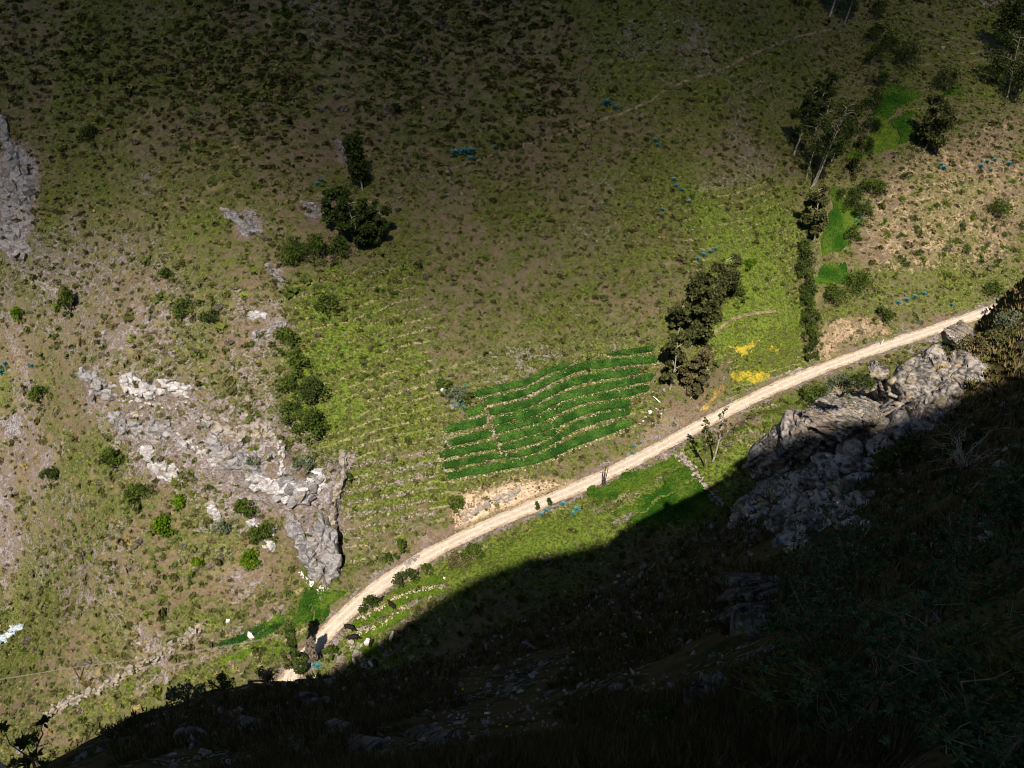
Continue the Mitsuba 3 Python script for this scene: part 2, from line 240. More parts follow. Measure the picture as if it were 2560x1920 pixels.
# ---------------------------------------------------------------- materials
def C3(a): return mi.Color3f(*a)
def ground_tex(p, n, uv):
    ss = mikit.smoothstep
    big = ss(.3, .7, mikit.fbm(p.x * .06, p.y * .06, p.z * .06, 3)); mid = ss(.22, .78, mikit.fbm(p.x * .62, p.y * .62, p.z * .62, 4)); sm = ss(.25, .75, mikit.fbm(p.x * 2.9 + 7, p.y * 2.9, p.z * 2.9, 2))
    tr = mikit.noise(p.z * 1.25 + mid * .9, p.x * .10, p.y * .10)
    g = uv.x + (big - .5) * .34 + (mid - .5) * .62 + (sm - .5) * .34 + (tr - .5) * .30
    soil = mikit.mix((.095, .076, .058), (.215, .172, .128), mid * .4 + sm * .6)
    straw = mikit.mix((.15, .130, .070), (.29, .258, .150), sm)
    olive = mikit.mix((.046, .055, .022), (.126, .138, .057), sm)
    green = mikit.mix((.040, .060, .013), (.118, .150, .032), sm)
    lush = mikit.mix((.044, .084, .013), (.128, .178, .031), sm)
    c = mikit.mix(mikit.mix(soil, straw, ss(.25, .75, big * .5 + tr * .5)), olive, ss(.12, .48, g))
    c = mikit.mix(c, green, ss(.5, .82, g))
    st = p.z * .62 + .5 * mikit.noise(p.x * .05, p.y * .05) + .18 * mid; st = st - dr.floor(st)      # narrow terrace lips along the contour, grown with straw
    c = mikit.mix(c, mikit.mix(straw, (.36, .32, .22), sm * .6), ss(.16, .05, dr.abs(st - .5)) * ss(.56, .72, uv.x) * ss(1.0, .9, uv.x) * ss(.25, .6, mid * .5 + sm * .5) * .75)
    c = mikit.mix(c, lush, ss(.86, 1.12, g))
    b = uv.y + ((mid - .5) * .75 + (sm - .5) * .5) * (.6 + .4 * ss(.1, .4, uv.y)) + (big - .5) * .2
    bare = mikit.mix((.080, .070, .073), (.235, .207, .212), mid * .4 + sm * .6)
    c = mikit.mix(c, bare, ss(.3, .85, b))
    c = mikit.mix(c, mikit.mix(mikit.mix((.13, .10, .070), (.33, .265, .185), sm * .6 + mid * .4), mikit.mix((.24, .18, .13), (.60, .50, .39), sm * .6 + mid * .4), ss(.5, .85, -uv.y)), ss(.3, .7, -uv.y + ((mid - .5) * .8 + (sm - .5) * .5) * ss(.0, -.4, uv.y)))
    band = mikit.noise(p.x * .5, p.y * .5, p.z * 2.2); rk = mikit.mix((.070, .072, .082), (.31, .315, .345), band * .35 + sm * .65)
    rk = mikit.mix(rk, (.40, .33, .22), ss(.6, 1.0, mid * big) * .6)
    return mikit.mix(c, rk, ss(.95, 1.3, b))
def diffuse(tex): return {'type': 'twosided', 'bsdf': {'type': 'diffuse', 'reflectance': tex}}
def rgb(*c): return {'type': 'rgb', 'value': list(c)}
scene['m_ground'] = diffuse(mikit.proc(ground_tex))
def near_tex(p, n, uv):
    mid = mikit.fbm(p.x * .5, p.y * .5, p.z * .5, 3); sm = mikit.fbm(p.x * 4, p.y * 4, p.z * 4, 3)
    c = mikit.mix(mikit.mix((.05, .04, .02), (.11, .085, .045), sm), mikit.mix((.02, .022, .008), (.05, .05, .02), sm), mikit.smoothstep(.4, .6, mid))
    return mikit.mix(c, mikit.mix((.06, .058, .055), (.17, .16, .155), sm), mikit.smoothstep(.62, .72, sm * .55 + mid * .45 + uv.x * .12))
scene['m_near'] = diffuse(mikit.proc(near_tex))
def road_tex(p, n, uv):
    a = dr.abs(uv.x); w = mikit.fbm(p.x * 1.2, p.y * 1.2, 0, 3); sm = mikit.noise(p.x * 7, p.y * 7)
    rut = dr.exp(-dr.square((a - .38) / .13))
    c = mikit.mix((.44, .395, .345), (.59, .54, .48), mikit.smoothstep(.2, .8, .35 * rut + .65 * w))
    c = mikit.mix(c, mikit.mix((.20, .17, .10), (.42, .34, .24), sm), mikit.smoothstep(.66, 1.0, a + (w - .5) * 1.1)) * (.86 + .28 * sm)
    return c
scene['m_road'] = diffuse(mikit.proc(road_tex))

def add(key, mesh, bsdf, label=None, cat=None, group=None, kind=None, smooth=False, **kw):
    """one entry of the scene; a key that is taken gets the next number"""
    top, _, part = key.rpartition('__')
    k, i = key, 0
    while k in scene: i += 1; k = f'{key}_{i:03d}'
    scene[k] = mikit.ply(mesh, bsdf, smooth=smooth, **kw)
    d = {a: b for a, b in (('label', label), ('category', cat), ('group', group), ('kind', kind)) if b}
    if d: labels[k] = d
    return k
ORD = ['first', 'second', 'third', 'fourth', 'fifth', 'sixth', 'seventh', 'eighth', 'ninth', 'tenth', 'eleventh', 'twelfth']
def thing(name, label, cat, group=None):
    k, i = name, 0
    while k in labels or k in scene: i += 1; k = f'{name}_{i:03d}'
    labels[k] = {'label': label, 'category': cat, **({'group': group} if group else {})}
    return k
def grid_faces(nu, nv, wrap=False):
    i, j = np.meshgrid(np.arange(nu - 1), np.arange(nv if wrap else nv - 1), indexing='ij'); j2 = (j + 1) % nv
    a, b, c, d = i * nv + j, (i + 1) * nv + j, (i + 1) * nv + j2, i * nv + j2
    return np.vstack([np.stack([a, b, c], -1).reshape(-1, 3), np.stack([a, c, d], -1).reshape(-1, 3)])
def mesh(v, f): return trimesh.Trimesh(np.asarray(v, float), np.asarray(f, int), process=False)

# ---------------------------------------------------------------- ground, road, near slope
V = np.stack([FX, FY, FZ], -1).reshape(-1, 3)
add('ground', mesh(V, grid_faces(*FX.shape)), 'm_ground', 'scrubby valley floor and far hillside of dry grass, soil and rock', kind='structure', smooth=True, uv=np.stack([G.ravel(), B.ravel()], 1))
tg = np.gradient(RC[:, :2], axis=0); tg /= np.linalg.norm(tg, axis=1, keepdims=True); nr = np.stack([-tg[:, 1], tg[:, 0]], 1)
us = np.linspace(-1, 1, 13); half = 1.98 + 1.2 * (n2(RC[:, 0], RC[:, 1], 5., 4, 41) - .5)
rx = RC[:, None, 0] + nr[:, None, 0] * us * half[:, None]; ry = RC[:, None, 1] + nr[:, None, 1] * us * half[:, None]
rz = RC[:, None, 2] + .10 - .05 * us ** 2 + (n2(rx, ry, 1.4, 2, 42) - .5) * .06
rz = np.maximum(rz, far_h(rx.ravel(), ry.ravel()).reshape(rx.shape) + .02)
add('dirt_road', mesh(np.stack([rx, ry, rz], -1).reshape(-1, 3), grid_faces(*rx.shape)), 'm_road', 'pale unpaved road winding along the foot of the hillside', kind='structure', smooth=True, uv=np.stack([np.broadcast_to(us, rx.shape).ravel(), np.zeros(rx.size)], 1))
rr = 1.0 * 1.0145 ** np.arange(0, 385); th = np.radians(np.r_[np.arange(-56, 56, .4), np.arange(56, 304, 4)])
NR, NT = np.meshgrid(rr, th, indexing='ij'); nx_, ny_ = NR * np.sin(NT), NR * np.cos(NT); nz_ = near_h(nx_.ravel(), ny_.ravel()).reshape(nx_.shape)
nf = grid_faces(*nx_.shape, wrap=True); buried = (nz_ < far_h(nx_.ravel(), ny_.ravel()).reshape(nz_.shape) - 4).ravel()
nf = nf[~buried[nf].all(1)]
nv = np.stack([nx_, ny_, nz_], -1).reshape(-1, 3)
cap = len(nv); nv = np.vstack([nv, [[0, 0, float(near_h(np.zeros(1), np.zeros(1))[0])]]]); nf = np.vstack([nf, [[cap, (j + 1) % len(th), j] for j in range(len(th))]])
add('near_slope', mesh(nv, nf), 'm_near', 'steep shaded slope of grass and rubble dropping from the viewpoint', kind='structure', smooth=True, uv=np.stack([np.clip(np.r_[n2(nx_.ravel(), ny_.ravel(), 7., 3, 51), .5], 0, 1)] * 2, 1))

# ---------------------------------------------------------------- a cloud high behind the viewpoint, whose shade lies on the upper hillside
TAU = [(0, 0, 3.4), (300, 100, 3.4), (600, 200, 2.8), (1000, 100, 3.6), (1300, 100, 3), (1700, 100, 2.8), (2000, 50, 2.4), (2212, 0, 2), (2212, 150, 1.1), (2000, 200, 1.8), (1920, 210, 2.0), (1900, 300, 1.0), (1750, 250, 2.6), (0, 300, 2.4), (300, 300, 1.7), (600, 350, 1.7),
       (900, 350, 2.3), (1200, 350, 1.7), (1500, 300, 1.4), (0, 550, 1.), (300, 500, .6), (550, 500, .6), (800, 480, 1.7), (1100, 550, 1.1), (1350, 500, .9), (1550, 450, .4), (1700, 450, .3), (300, 680, .05), (600, 680, .08), (800, 700, .15), (1000, 700, .45), (1300, 650, .65), (1450, 650, .35),
       (1650, 600, 0), (1900, 430, 0), (2200, 380, 0), (1100, 790, .1), (1300, 790, .05), (0, 750, 0), (300, 850, -.2), (700, 900, -.2), (1150, 900, -.2), (1500, 850, -.2), (1900, 600, -.3), (2212, 550, -.3), (-300, 800, -.2), (2500, 450, -.2), (2500, 100, 1.2), (-300, 200, 2.5), (1100, -200, 3), (0, -200, 2.6), (2000, -200, 2.4)]
ta = np.array(TAU); tp = at0(ta[:, 0], ta[:, 1]); CZ = 800.0
tp = tp + SUN * ((CZ - tp[:, 2]) / SUN[2])[:, None]
TR = RBFInterpolator(tp[:, :2], ta[:, 2] * .9, kernel='linear', smoothing=.02)
c0, c1 = tp[:, :2].min(0) - 130, tp[:, :2].max(0) + 130
ccx, ccy = np.meshgrid(np.arange(c0[0], c1[0], 8.), np.arange(c0[1], c1[1], 8.), indexing='ij')
tau = gaussian_filter(TR(np.stack([ccx.ravel(), ccy.ravel()], 1)).reshape(ccx.shape), 1.5)
dn = np.minimum(np.minimum(ccx - c0[0], c1[0] - ccx), np.minimum(ccy - c0[1], c1[1] - ccy))
SIG = .02; thick = np.clip(tau * SUN[2] / SIG * (.8 + .4 * n2(ccx, ccy, 45., 3, 61)), 0, 190) * sstep(20, 130, dn)
base = CZ - thick * .35; idx = -np.ones(ccx.shape, int); live = thick > .5
cf = grid_faces(*ccx.shape); keep = live.ravel()[cf].any(1); cf = cf[keep]
top = np.where(live, base + thick, CZ).ravel(); bot = np.where(live, base, CZ).ravel(); N0 = ccx.size
botidx = np.where(live.ravel(), np.arange(N0) + N0, np.arange(N0))
cv = np.vstack([np.stack([ccx.ravel(), ccy.ravel(), top], 1), np.stack([ccx.ravel(), ccy.ravel(), bot], 1)])
cm = mesh(cv, np.vstack([cf, botidx[cf][:, ::-1]])); cm.remove_unreferenced_vertices()
if cm.volume < 0: cm.invert()
scene['cloud_vapour'] = {'type': 'homogeneous', 'albedo': .95, 'sigma_t': SIG}
scene['cloud'] = mikit.ply(cm, {'type': 'null'}, interior={'type': 'ref', 'id': 'cloud_vapour'})
labels['cloud'] = {'label': 'low cloud behind the viewpoint that shades the upper hillside', 'kind': 'stuff'}
#STAGE3
# ---------------------------------------------------------------- plants: materials and builders
def tint(key, a, b, s=.9, s2=4.0):
    def f(p, n, uv): return mikit.mix(a, b, mikit.smoothstep(.3, .75, .55 * mikit.noise(p.x * s, p.y * s, p.z * s) + .45 * mikit.noise(p.x * s2, p.y * s2, p.z * s2)))
    scene[key] = diffuse(mikit.proc(f))
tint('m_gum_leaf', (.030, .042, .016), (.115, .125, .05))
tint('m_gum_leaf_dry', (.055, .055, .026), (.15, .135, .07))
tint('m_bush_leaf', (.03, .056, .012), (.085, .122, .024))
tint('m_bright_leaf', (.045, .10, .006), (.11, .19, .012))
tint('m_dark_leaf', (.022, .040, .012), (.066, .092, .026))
tint('m_grey_leaf', (.06, .085, .055), (.15, .18, .12))
tint('m_bark', (.12, .095, .07), (.33, .29, .24), 1.2, 6)
tint('m_pale_bark', (.28, .25, .22), (.5, .47, .42), 1.2, 6)
tint('m_twig', (.10, .085, .07), (.22, .19, .16), 3, 12)
tint('m_agave', (.05, .17, .19), (.10, .30, .33), 2, 7)
tint('m_crop', (.016, .058, .011), (.055, .130, .024), .5, 5.5)
tint('m_field', (.016, .058, .007), (.075, .125, .018), .24, 3.6)
tint('m_crop_pale', (.05, .10, .012), (.10, .16, .02), .7, 3.5)
tint('m_straw', (.17, .13, .05), (.38, .29, .11), .7, 3.5)
tint('m_crop_gold', (.16, .17, .022), (.40, .34, .045), .7, 3.0)
scene['m_vertex'] = {'type': 'twosided', 'bsdf': {'type': 'diffuse', 'reflectance': {'type': 'mesh_attribute', 'name': 'vertex_color'}}}

def tube(pts, rad, sides=6):
    p = np.asarray(pts, float); r = np.broadcast_to(np.asarray(rad, float), (len(p),)); t = np.gradient(p, axis=0); t /= np.linalg.norm(t, axis=1, keepdims=True) + 1e-9
    a = np.cross(t, np.where(np.abs(t[:, 2:]) < .9, [[0, 0, 1.]], [[1., 0, 0]])); a /= np.linalg.norm(a, axis=1, keepdims=True) + 1e-9; b = np.cross(t, a)
    an = np.arange(sides) * 2 * math.pi / sides
    v = (p[:, None] + r[:, None, None] * (np.cos(an)[None, :, None] * a[:, None] + np.sin(an)[None, :, None] * b[:, None])).reshape(-1, 3)
    n = len(p); f = grid_faces(n, sides, True); v = np.vstack([v, p[0], p[-1]])
    e = np.arange(sides); f = np.vstack([f, np.stack([np.full(sides, n * sides), e, (e + 1) % sides], 1), np.stack([np.full(sides, n * sides + 1), (n - 1) * sides + (e + 1) % sides, (n - 1) * sides + e], 1)])
    return v, f
def join(ms):
    V, F, k = [], [], 0
    for v, f in ms: V.append(v); F.append(np.asarray(f) + k); k += len(v)
    return mesh(np.vstack(V), np.vstack(F))
def leaves(rng, centres, radii, n, size, flat=.75):
    """n leaf sprays, mostly near the skins of the lobes: two bent triangles each"""
    centres, radii = np.asarray(centres, float), np.asarray(radii, float); w = radii ** 2; k = rng.choice(len(radii), n, p=w / w.sum())
    d = rng.normal(size=(n, 3)); d /= np.linalg.norm(d, axis=1, keepdims=True); q = rng.random(n) ** .38
    c = centres[k] + d * (radii[k] * q * (.85 + .3 * rng.random(n)))[:, None] * [1, 1, flat]
    a = rng.normal(size=(n, 3)) + d * .6; a /= np.linalg.norm(a, axis=1, keepdims=True); b = np.cross(a, rng.normal(size=(n, 3))); b /= np.linalg.norm(b, axis=1, keepdims=True)
    s = (size * (.6 + .8 * rng.random(n)))[:, None]; nn = np.cross(a, b)
    v = np.stack([c - a * s * .6, c + b * s * .45 + nn * s * .15, c + a * s * .6, c - b * s * .45 + nn * s * .15], 1).reshape(-1, 3)
    i = np.arange(n)[:, None] * 4
    return v, np.vstack([i + [0, 1, 2], i + [0, 2, 3]])
def height_to(P, py):
    """how tall a thing at P is whose top lies at that survey height"""
    h = np.linspace(0, 70, 701); d = P - EYE; dep = d @ FW + h * FW[2]; up = d @ UP + h * UP[2]
    return float(np.interp(0, py - (CY - up / dep * FPX), h)) if True else 0
def px_m(P): return float((P - EYE) @ FW) / FPX          # metres per survey unit at P
def tree(name, label, cat, base, top, width, leaf='m_gum_leaf', bark='m_pale_bark', seed=0, n=3800, stems=1, slim=False, low=.22, group=None, size=.62, lean=0.0, near=False):
    rng = np.random.default_rng(seed + 100); P = (atn if near else at)(*base)[0]; h = height_to(P, top[1]); w = width * px_m(P) / 2
    lat = (top[0] - base[0]) * px_m(P) + lean
    k = thing(name, label, cat, group); tr, lobes, rad = [], [], []
    for s in range(stems):
        off = rng.normal(size=2) * .12 * w * (stems > 1); pts = []
        for u in np.linspace(0, 1, 7): pts.append(P + [lat * u + off[0] * (1 + u) + .25 * math.sin(u * 5 + s), off[1] * (1 + 2 * u) + .2 * math.cos(u * 4 + s * 2), h * .9 * u - .4])
        pts = np.array(pts); r0 = max(.12, .014 * h) / (1 + .3 * (stems - 1)); tr.append(tube(pts, np.linspace(r0, r0 * .25, 7)))
        nl = max(5, int((9 if slim else 22) / stems ** .4))
        for i in range(nl):
            u = low + (1 - low) * (i + rng.random()) / nl; env = w * (.95 - .55 * abs(u - .6)) * (1 if not slim else .8)
            j = u * .999 * 6; b0 = pts[int(j)] + (pts[min(int(j) + 1, 6)] - pts[int(j)]) * (j % 1)
            an = rng.random() * 6.283; rr_ = env * (.25 + .75 * rng.random()) * (.8 if not slim else .35); tip = b0 + [rr_ * math.cos(an), rr_ * math.sin(an), .10 * h * (1 - u) + .4]
            lobes.append(tip); rad.append(max(.3, (w * (.17 + .22 * rng.random())) * (1.15 - .35 * u) * (2.2 if slim else 1)))
            if not slim: tr.append(tube([b0, (b0 + tip) / 2 + [0, 0, .3], tip], [r0 * .38, r0 * .25, r0 * .12], 5))
    scene[k + '__trunk'] = mikit.ply(join(tr), bark, smooth=40)
    scene[k + '__crown'] = mikit.ply(mesh(*leaves(rng, lobes, rad, n, size)), leaf)
    return k
def bush(name, label, base, width, height, leaf='m_bush_leaf', seed=0, n=700, group=None, size=.42, cat='bush', h_fn=None):
    """base: survey point of the foot; width and height as seen"""
    rng = np.random.default_rng(seed + 500); P = (h_fn or at)(*base)[0]; m = px_m(P); w = width * m / 2; h = max(.5 * w, height * m * .95)
    k = thing(name, label, cat, group); lobes, rad, st = [], [], []
    nb = max(5, int(6 + 1.5 * w))
    for i in range(nb + 4):
        an, q = rng.random() * 6.283, math.sqrt(rng.random()) if i < nb else 1.15 + .35 * rng.random(); z = h * .14 if q > 1.1 else h * (.25 + .6 * (1 - q * q) * (.5 + .5 * rng.random()))
        c = P + [w * .72 * q * math.cos(an), w * .72 * q * math.sin(an), z]; lobes.append(c); rad.append(w * ((.24 + .26 * rng.random()) if i < nb else (.12 + .14 * rng.random())))
        st.append(tube([P - [0, 0, .3], P + (c - P) * [.5, .5, .6], c], [.09, .06, .03], 4))
    scene[k + '__stem'] = mikit.ply(join(st), 'm_bark')
    scene[k + '__foliage'] = mikit.ply(mesh(*leaves(rng, lobes, rad, n, size, min(1., .8 * h / w + .2))), leaf)
    return k

# ---------------------------------------------------------------- scrub that covers the hillside and the valley floor: one mass
def blob(rng, sub, jag, flat):
    s = trimesh.creation.icosphere(subdivisions=sub); v = np.array(s.vertices); v *= (1 + jag * (rng.random(len(v)) - .5))[:, None]; v[:, 2] = np.maximum(v[:, 2] * flat, -.25) + .15
    f = s.faces[~(v[s.faces][:, :, 2] < .0).all(1)]; return v, f
def tuft(rng):
    a = np.arange(6) * math.pi / 3 + rng.random(6) * .6; r = .7 + .6 * rng.random(6)
    return np.vstack([np.stack([r * np.cos(a), r * np.sin(a), -.15 + .45 * rng.random(6)], 1), [[.25 * rng.normal(), .25 * rng.normal(), .95]]]), np.array([[j, (j + 1) % 6, 6] for j in range(6)])
def spray(rng, n, size):
    v, f = leaves(rng, [[0, 0, .25], [.45, .2, .2], [-.35, .4, .2], [-.1, -.5, .22], [.1, .1, .55]], [.55, .45, .42, .45, .42], n, size, .8); v[:, 2] = np.maximum(v[:, 2], -.1); return v, f
BL = [spray(R, 21, .74) for i in range(6)]; BM = [spray(R, 12, .92) for i in range(6)]; BS = [tuft(R) for i in range(6)]
def project(P):
    d = P - EYE; t = d @ FW; return CX + FPX * d[:, 0] / t, CY - FPX * (d @ UP) / t, t
def uvat(x, y):
    i = np.interp(x, XF, np.arange(len(XF))); j = np.interp(y, YF, np.arange(len(YF)))
    return map_coordinates(G, [i, j], order=1), map_coordinates(B, [i, j], order=1)
PAL = np.array([(.036, .044, .014), (.054, .062, .019), (.088, .094, .046), (.046, .076, .015), (.10, .128, .022), (.18, .15, .068), (.092, .076, .042), (.095, .09, .082), (.07, .112, .015)])
def scatter(step, seed, small):
    rng = np.random.default_rng(seed); x, y = np.meshgrid(np.arange(-215, 260, step), np.arange(66, 380, step), indexing='ij')
    x = (x + (rng.random(x.shape) - .5) * step * 1.6).ravel(); y = (y + (rng.random(y.shape) - .5) * step * 1.6).ravel()
    P = np.stack([x, y, far_h(x, y)], 1); u, v, t = project(P); ok = (u > -180) & (u < 2390) & (v > -170) & (v < 1800); P = P[ok]; x, y = P[:, 0], P[:, 1]
    g, b = uvat(x, y); sd, _ = road_sd(x, y); pat = n2(x, y, 11., 3, 71)
    dens = np.clip(.34 + 1.7 * (pat - .38) + 1.1 * (n2(x, y, 38., 2, 72) - .45) + .4 * g, .06, 1) * (1 - sstep(.3, .95, np.abs(b)) * .62) * (1 - .85 * sstep(.86, .95, g)); dens = np.where(np.abs(sd) < 3.4, 0, dens)
    for W in EXCL:
        lo, hi = W.bounds[:2], W.bounds[2:]; m = (x > lo[0]) & (x < hi[0]) & (y > lo[1]) & (y < hi[1])
        if m.any(): i = np.nonzero(m)[0]; dens[i[shapely.contains_xy(W, x[i], y[i])]] = 0
    P = P[rng.random(len(P)) < dens]; x, y = P[:, 0], P[:, 1]; g, b = uvat(x, y); n = len(P)
    up = sstep(45, 75, P[:, 2]) * (g < .5); pat = n2(x, y, 16., 2, 73)
    r = (.24 + .22 * rng.random(n)) if small else np.minimum(2.0, .56 * np.exp(rng.normal(size=n) * .38) * (1 + .75 * up))
    r = r if small else np.minimum(2.2, r * (1 + .3 * ((x < -52) & (P[:, 2] < 48)) * (pat > .42)))
    wt = np.stack([.7 + up * 1.2 + 0 * g, 1.3 + 0 * g, .35 + .3 * (b > .3), .35 + 1.6 * (g > .6) + g, .1 + 1.3 * np.clip(g - .5, 0, 1), (.3 + .9 * (g < .4)) * (1 - .4 * up) * (1.6 if small else .55), .35 + .7 * (g < .45), .25 + .5 * (b > .2), .1 + 2 * np.clip(g - .6, 0, 1)], 1) * (.3 + rng.random((n, len(PAL)))); wt /= wt.sum(1, keepdims=True)
    k = (wt.cumsum(1) < rng.random((n, 1))).sum(1).clip(0, len(PAL) - 1); col = PAL[k] * (.75 + .5 * rng.random((n, 1))) * (.8 + .5 * pat[:, None])
    gg = np.clip((g[:, None] - .25) / .6, 0, 1); lite = (1 - .6 * up[:, None]); col = col * (1 + .18 * lite) * (1 - .28 * lite) + .28 * lite * (np.array([.125, .112, .062]) * (1 - gg) + np.array([.074, .094, .026]) * gg)
    if small: gg = np.clip((g[:, None] - .25) / .6, 0, 1); col = .45 * col + .55 * (np.array([.17, .145, .07]) * (1 - gg) + np.array([.078, .098, .026]) * gg) * (.7 + .6 * rng.random((n, 1)))
    T_ = BS if small else BL + BM; which = rng.integers(len(BS), size=n) if small else rng.integers(6, size=n) + 6 * (r < .62); V, F, Cc, o = [], [], [], 0
    for j, (bv, bf) in enumerate(T_):
        s = which == j; m = s.sum(); an = rng.random(m) * 6.283; ca, sa = np.cos(an), np.sin(an); q = bv[None] * (r[s][:, None, None] * np.stack([.8 + .5 * rng.random(m), .8 + .5 * rng.random(m), .55 + .5 * rng.random(m)], 1)[:, None])
        v = np.stack([q[..., 0] * ca[:, None] - q[..., 1] * sa[:, None], q[..., 0] * sa[:, None] + q[..., 1] * ca[:, None], q[..., 2]], -1) + P[s][:, None]
        V.append(v.reshape(-1, 3)); F.append((bf[None] + (np.arange(m) * len(bv))[:, None, None]).reshape(-1, 3) + o); o += m * len(bv)
        Cc.append((col[s][:, None] * (.6 + .8 * np.repeat(rng.random((m, (len(bv) + 3) // 4, 1)), 4, 1)[:, :len(bv)])).reshape(-1, 3))
    return mesh(np.vstack(V), np.vstack(F)), np.vstack(Cc)

# ---------------------------------------------------------------- the green crop bands
EXCL = []
def A7(*p): return [(1106 + .3333 * x, 553 + .3333 * y) for x, y in p]
def A6(*p): return [(553 + .3333 * x, 553 + .3333 * y) for x, y in p]
def A10(*p): return [(553 + .3333 * x, 1106 + .3333 * y) for x, y in p]
RISER = []
def plants(P, n, seed, size=.36):
    rng = np.random.default_rng(seed); k = rng.integers(len(P), size=n); c = P[k] + rng.normal(size=(n, 3)) * [.35, .35, .06]; c[:, 2] += .08; a = rng.normal(size=(n, 3)) * [1, 1, .7]; a /= np.linalg.norm(a, axis=1, keepdims=True); b = np.cross(a, rng.normal(size=(n, 3))); b /= np.linalg.norm(b, axis=1, keepdims=True); s = size * (.5 + .9 * rng.random((n, 1)))
    return np.stack([c - a * s * .6, c + b * s * .4, c + a * s * .6, c - b * s * .4], 1).reshape(-1, 3), np.vstack([np.arange(n)[:, None] * 4 + [0, 1, 2], np.arange(n)[:, None] * 4 + [0, 2, 3]])
def band(line, thick, label, key='crop_band', mat='m_crop', group='green crop bands of the terraced field', hgt=.38, cat='crop', ends=(.35, .35)):
    p = np.array(line, float); L = np.r_[0, np.cumsum(np.hypot(*np.diff(p, axis=0).T))]; s = np.arange(0, L[-1] + 1.5, 2.2); s = s[s <= L[-1]]
    x, y = np.interp(s, L, p[:, 0]), np.interp(s, L, p[:, 1]); y = gaussian_filter(y, 4, mode='nearest') if len(y) > 12 else y
    u = s / L[-1]; tk = np.interp(u, np.linspace(0, 1, len(thick)), thick) if np.ndim(thick) else np.full(len(s), float(thick))
    tk = tk * np.minimum(1, ends[0] + u * L[-1] / 10) * np.minimum(1, ends[1] + (1 - u) * L[-1] / 10) * (.85 + .3 * n2(x, y, 14., 2, 81))
    y = y + (n2(x, y, 30., 2, 82) - .5) * 3; big = group == 'green crop bands of the terraced field'
    if big: RISER.append((x, y + tk * .62 + 3)); tk = tk * 1.12
    A, Bq = at(x, y - tk / 2 + (n2(x, y, 4., 2, 83) - .5) * 4), at(x, y + tk / 2 + (n2(x, y, 4., 2, 84) - .5) * 4); w = np.r_[0, np.linspace(0, 1, 9), 1]
    v = A[:, None] + (Bq - A)[:, None] * w[:, None]
    z = far_h(v[..., 0].ravel(), v[..., 1].ravel()).reshape(v.shape[:2]); z = .5 * z + .5 * gaussian_filter(z, (1.5, 3))
    jag = (meshkit.noise(np.stack([v[..., 0] * 2.1, v[..., 1] * 2.1, z * 0], -1), 5) - .5) * .34; v[..., 2] = z + hgt + jag; v[:, [0, -1], 2] -= hgt + .55
    v[[0, -1], :, 2] -= .5 * hgt
    EXCL.append(Polygon(np.vstack([A[:, :2], Bq[::-1, :2]])).buffer(0))
    add(key, join([(v.reshape(-1, 3), grid_faces(v.shape[0], v.shape[1])), plants(v[1:-1, 1:-1].reshape(-1, 3), int(len(s) * 11), len(label))]), mat, label, cat, group, smooth=False)
def patch(pix, label, key='crop_field', mat='m_field', group=None, hgt=.38, cat='crop field', step=.75, jag=7):
    W = outline(pix, 10)[:, :2]; Pg = Polygon(W).buffer(0); lo, hi = W.min(0) - 2, W.max(0) + 2
    x, y = np.meshgrid(np.arange(lo[0], hi[0], step), np.arange(lo[1], hi[1], step), indexing='ij')
    xn, yn = x + (n2(x, y, 4., 4, 91) - .5) * jag, y + (n2(x, y, 4., 4, 92) - .5) * jag
    ins = shapely.contains_xy(Pg, xn.ravel(), yn.ravel()).reshape(x.shape); f = grid_faces(*x.shape); f = f[ins.ravel()[f].any(1)]
    z = gaussian_filter(far_h(x.ravel(), y.ravel()).reshape(x.shape), 1.2) + np.where(ins, hgt + (meshkit.noise(np.stack([x * 2.1, y * 2.1, x * 0], -1), 6) - .5) * .34, -.45)
    m = mesh(np.stack([x, y, z], -1).reshape(-1, 3), f); m.remove_unreferenced_vertices(); EXCL.append(Pg.buffer(.2)); P_ = np.stack([x, y, z], -1)[ins]; m = join([(np.array(m.vertices), np.array(m.faces)), plants(P_, int(len(P_) * 1.5), len(label), .4)])
    add(key, m, mat, label, cat, group)
band(A7((615, 642), (760, 627), (920, 603)), [4, 9, 9], 'short green crop band highest on the terraced field, left of the gum trees')
band(A6((1418, 898), (1540, 872), (1659, 845)) + A7((100, 818), (160, 788), (240, 740), (372, 708)), [12, 12, 9], 'upper left green crop band that bends uphill to the right')
band(A6((1478, 946), (1600, 925), (1659, 912)) + A7((150, 860), (280, 790), (390, 738), (480, 708), (600, 703), (720, 690), (840, 680), (945, 670)), [12, 13, 15, 13], 'long crop band below the topmost one, widest behind the bend')
band(A6((1498, 1015), (1659, 985)) + A7((130, 950), (240, 890), (360, 830), (500, 795), (640, 770), (832, 743)), 14, 'third long crop band from the top of the terraced field')
band(A6((1535, 1078), (1659, 1045)) + A7((150, 1010), (300, 930), (420, 890), (560, 855), (700, 830), (915, 785)), 14, 'fourth long crop band from the top of the terraced field')
band(A6((1550, 1132), (1659, 1103)) + A7((200, 1050), (330, 985), (450, 935), (600, 912), (760, 885), (892, 853)), 14, 'fifth long crop band, ending beside the white plank')
band(A7((268, 1102), (380, 1040), (500, 992), (640, 970), (772, 953)), 15, 'right half of the sixth crop band of the terraced field')
band(A6((1570, 1192), (1659, 1170)) + A7((80, 1152), (150, 1130), (258, 1094)), 14, 'left half of the sixth crop band of the terraced field')
band(A7((0, 1300), (100, 1275), (200, 1238), (300, 1180), (400, 1112), (560, 1050), (680, 1025), (772, 1003)), [9, 11, 15, 15], 'right crop band just above the lowest wide one')
band(A6((1590, 1246), (1659, 1236)) + A7((150, 1190), (292, 1138)), 13, 'left half of the seventh crop band of the terraced field')
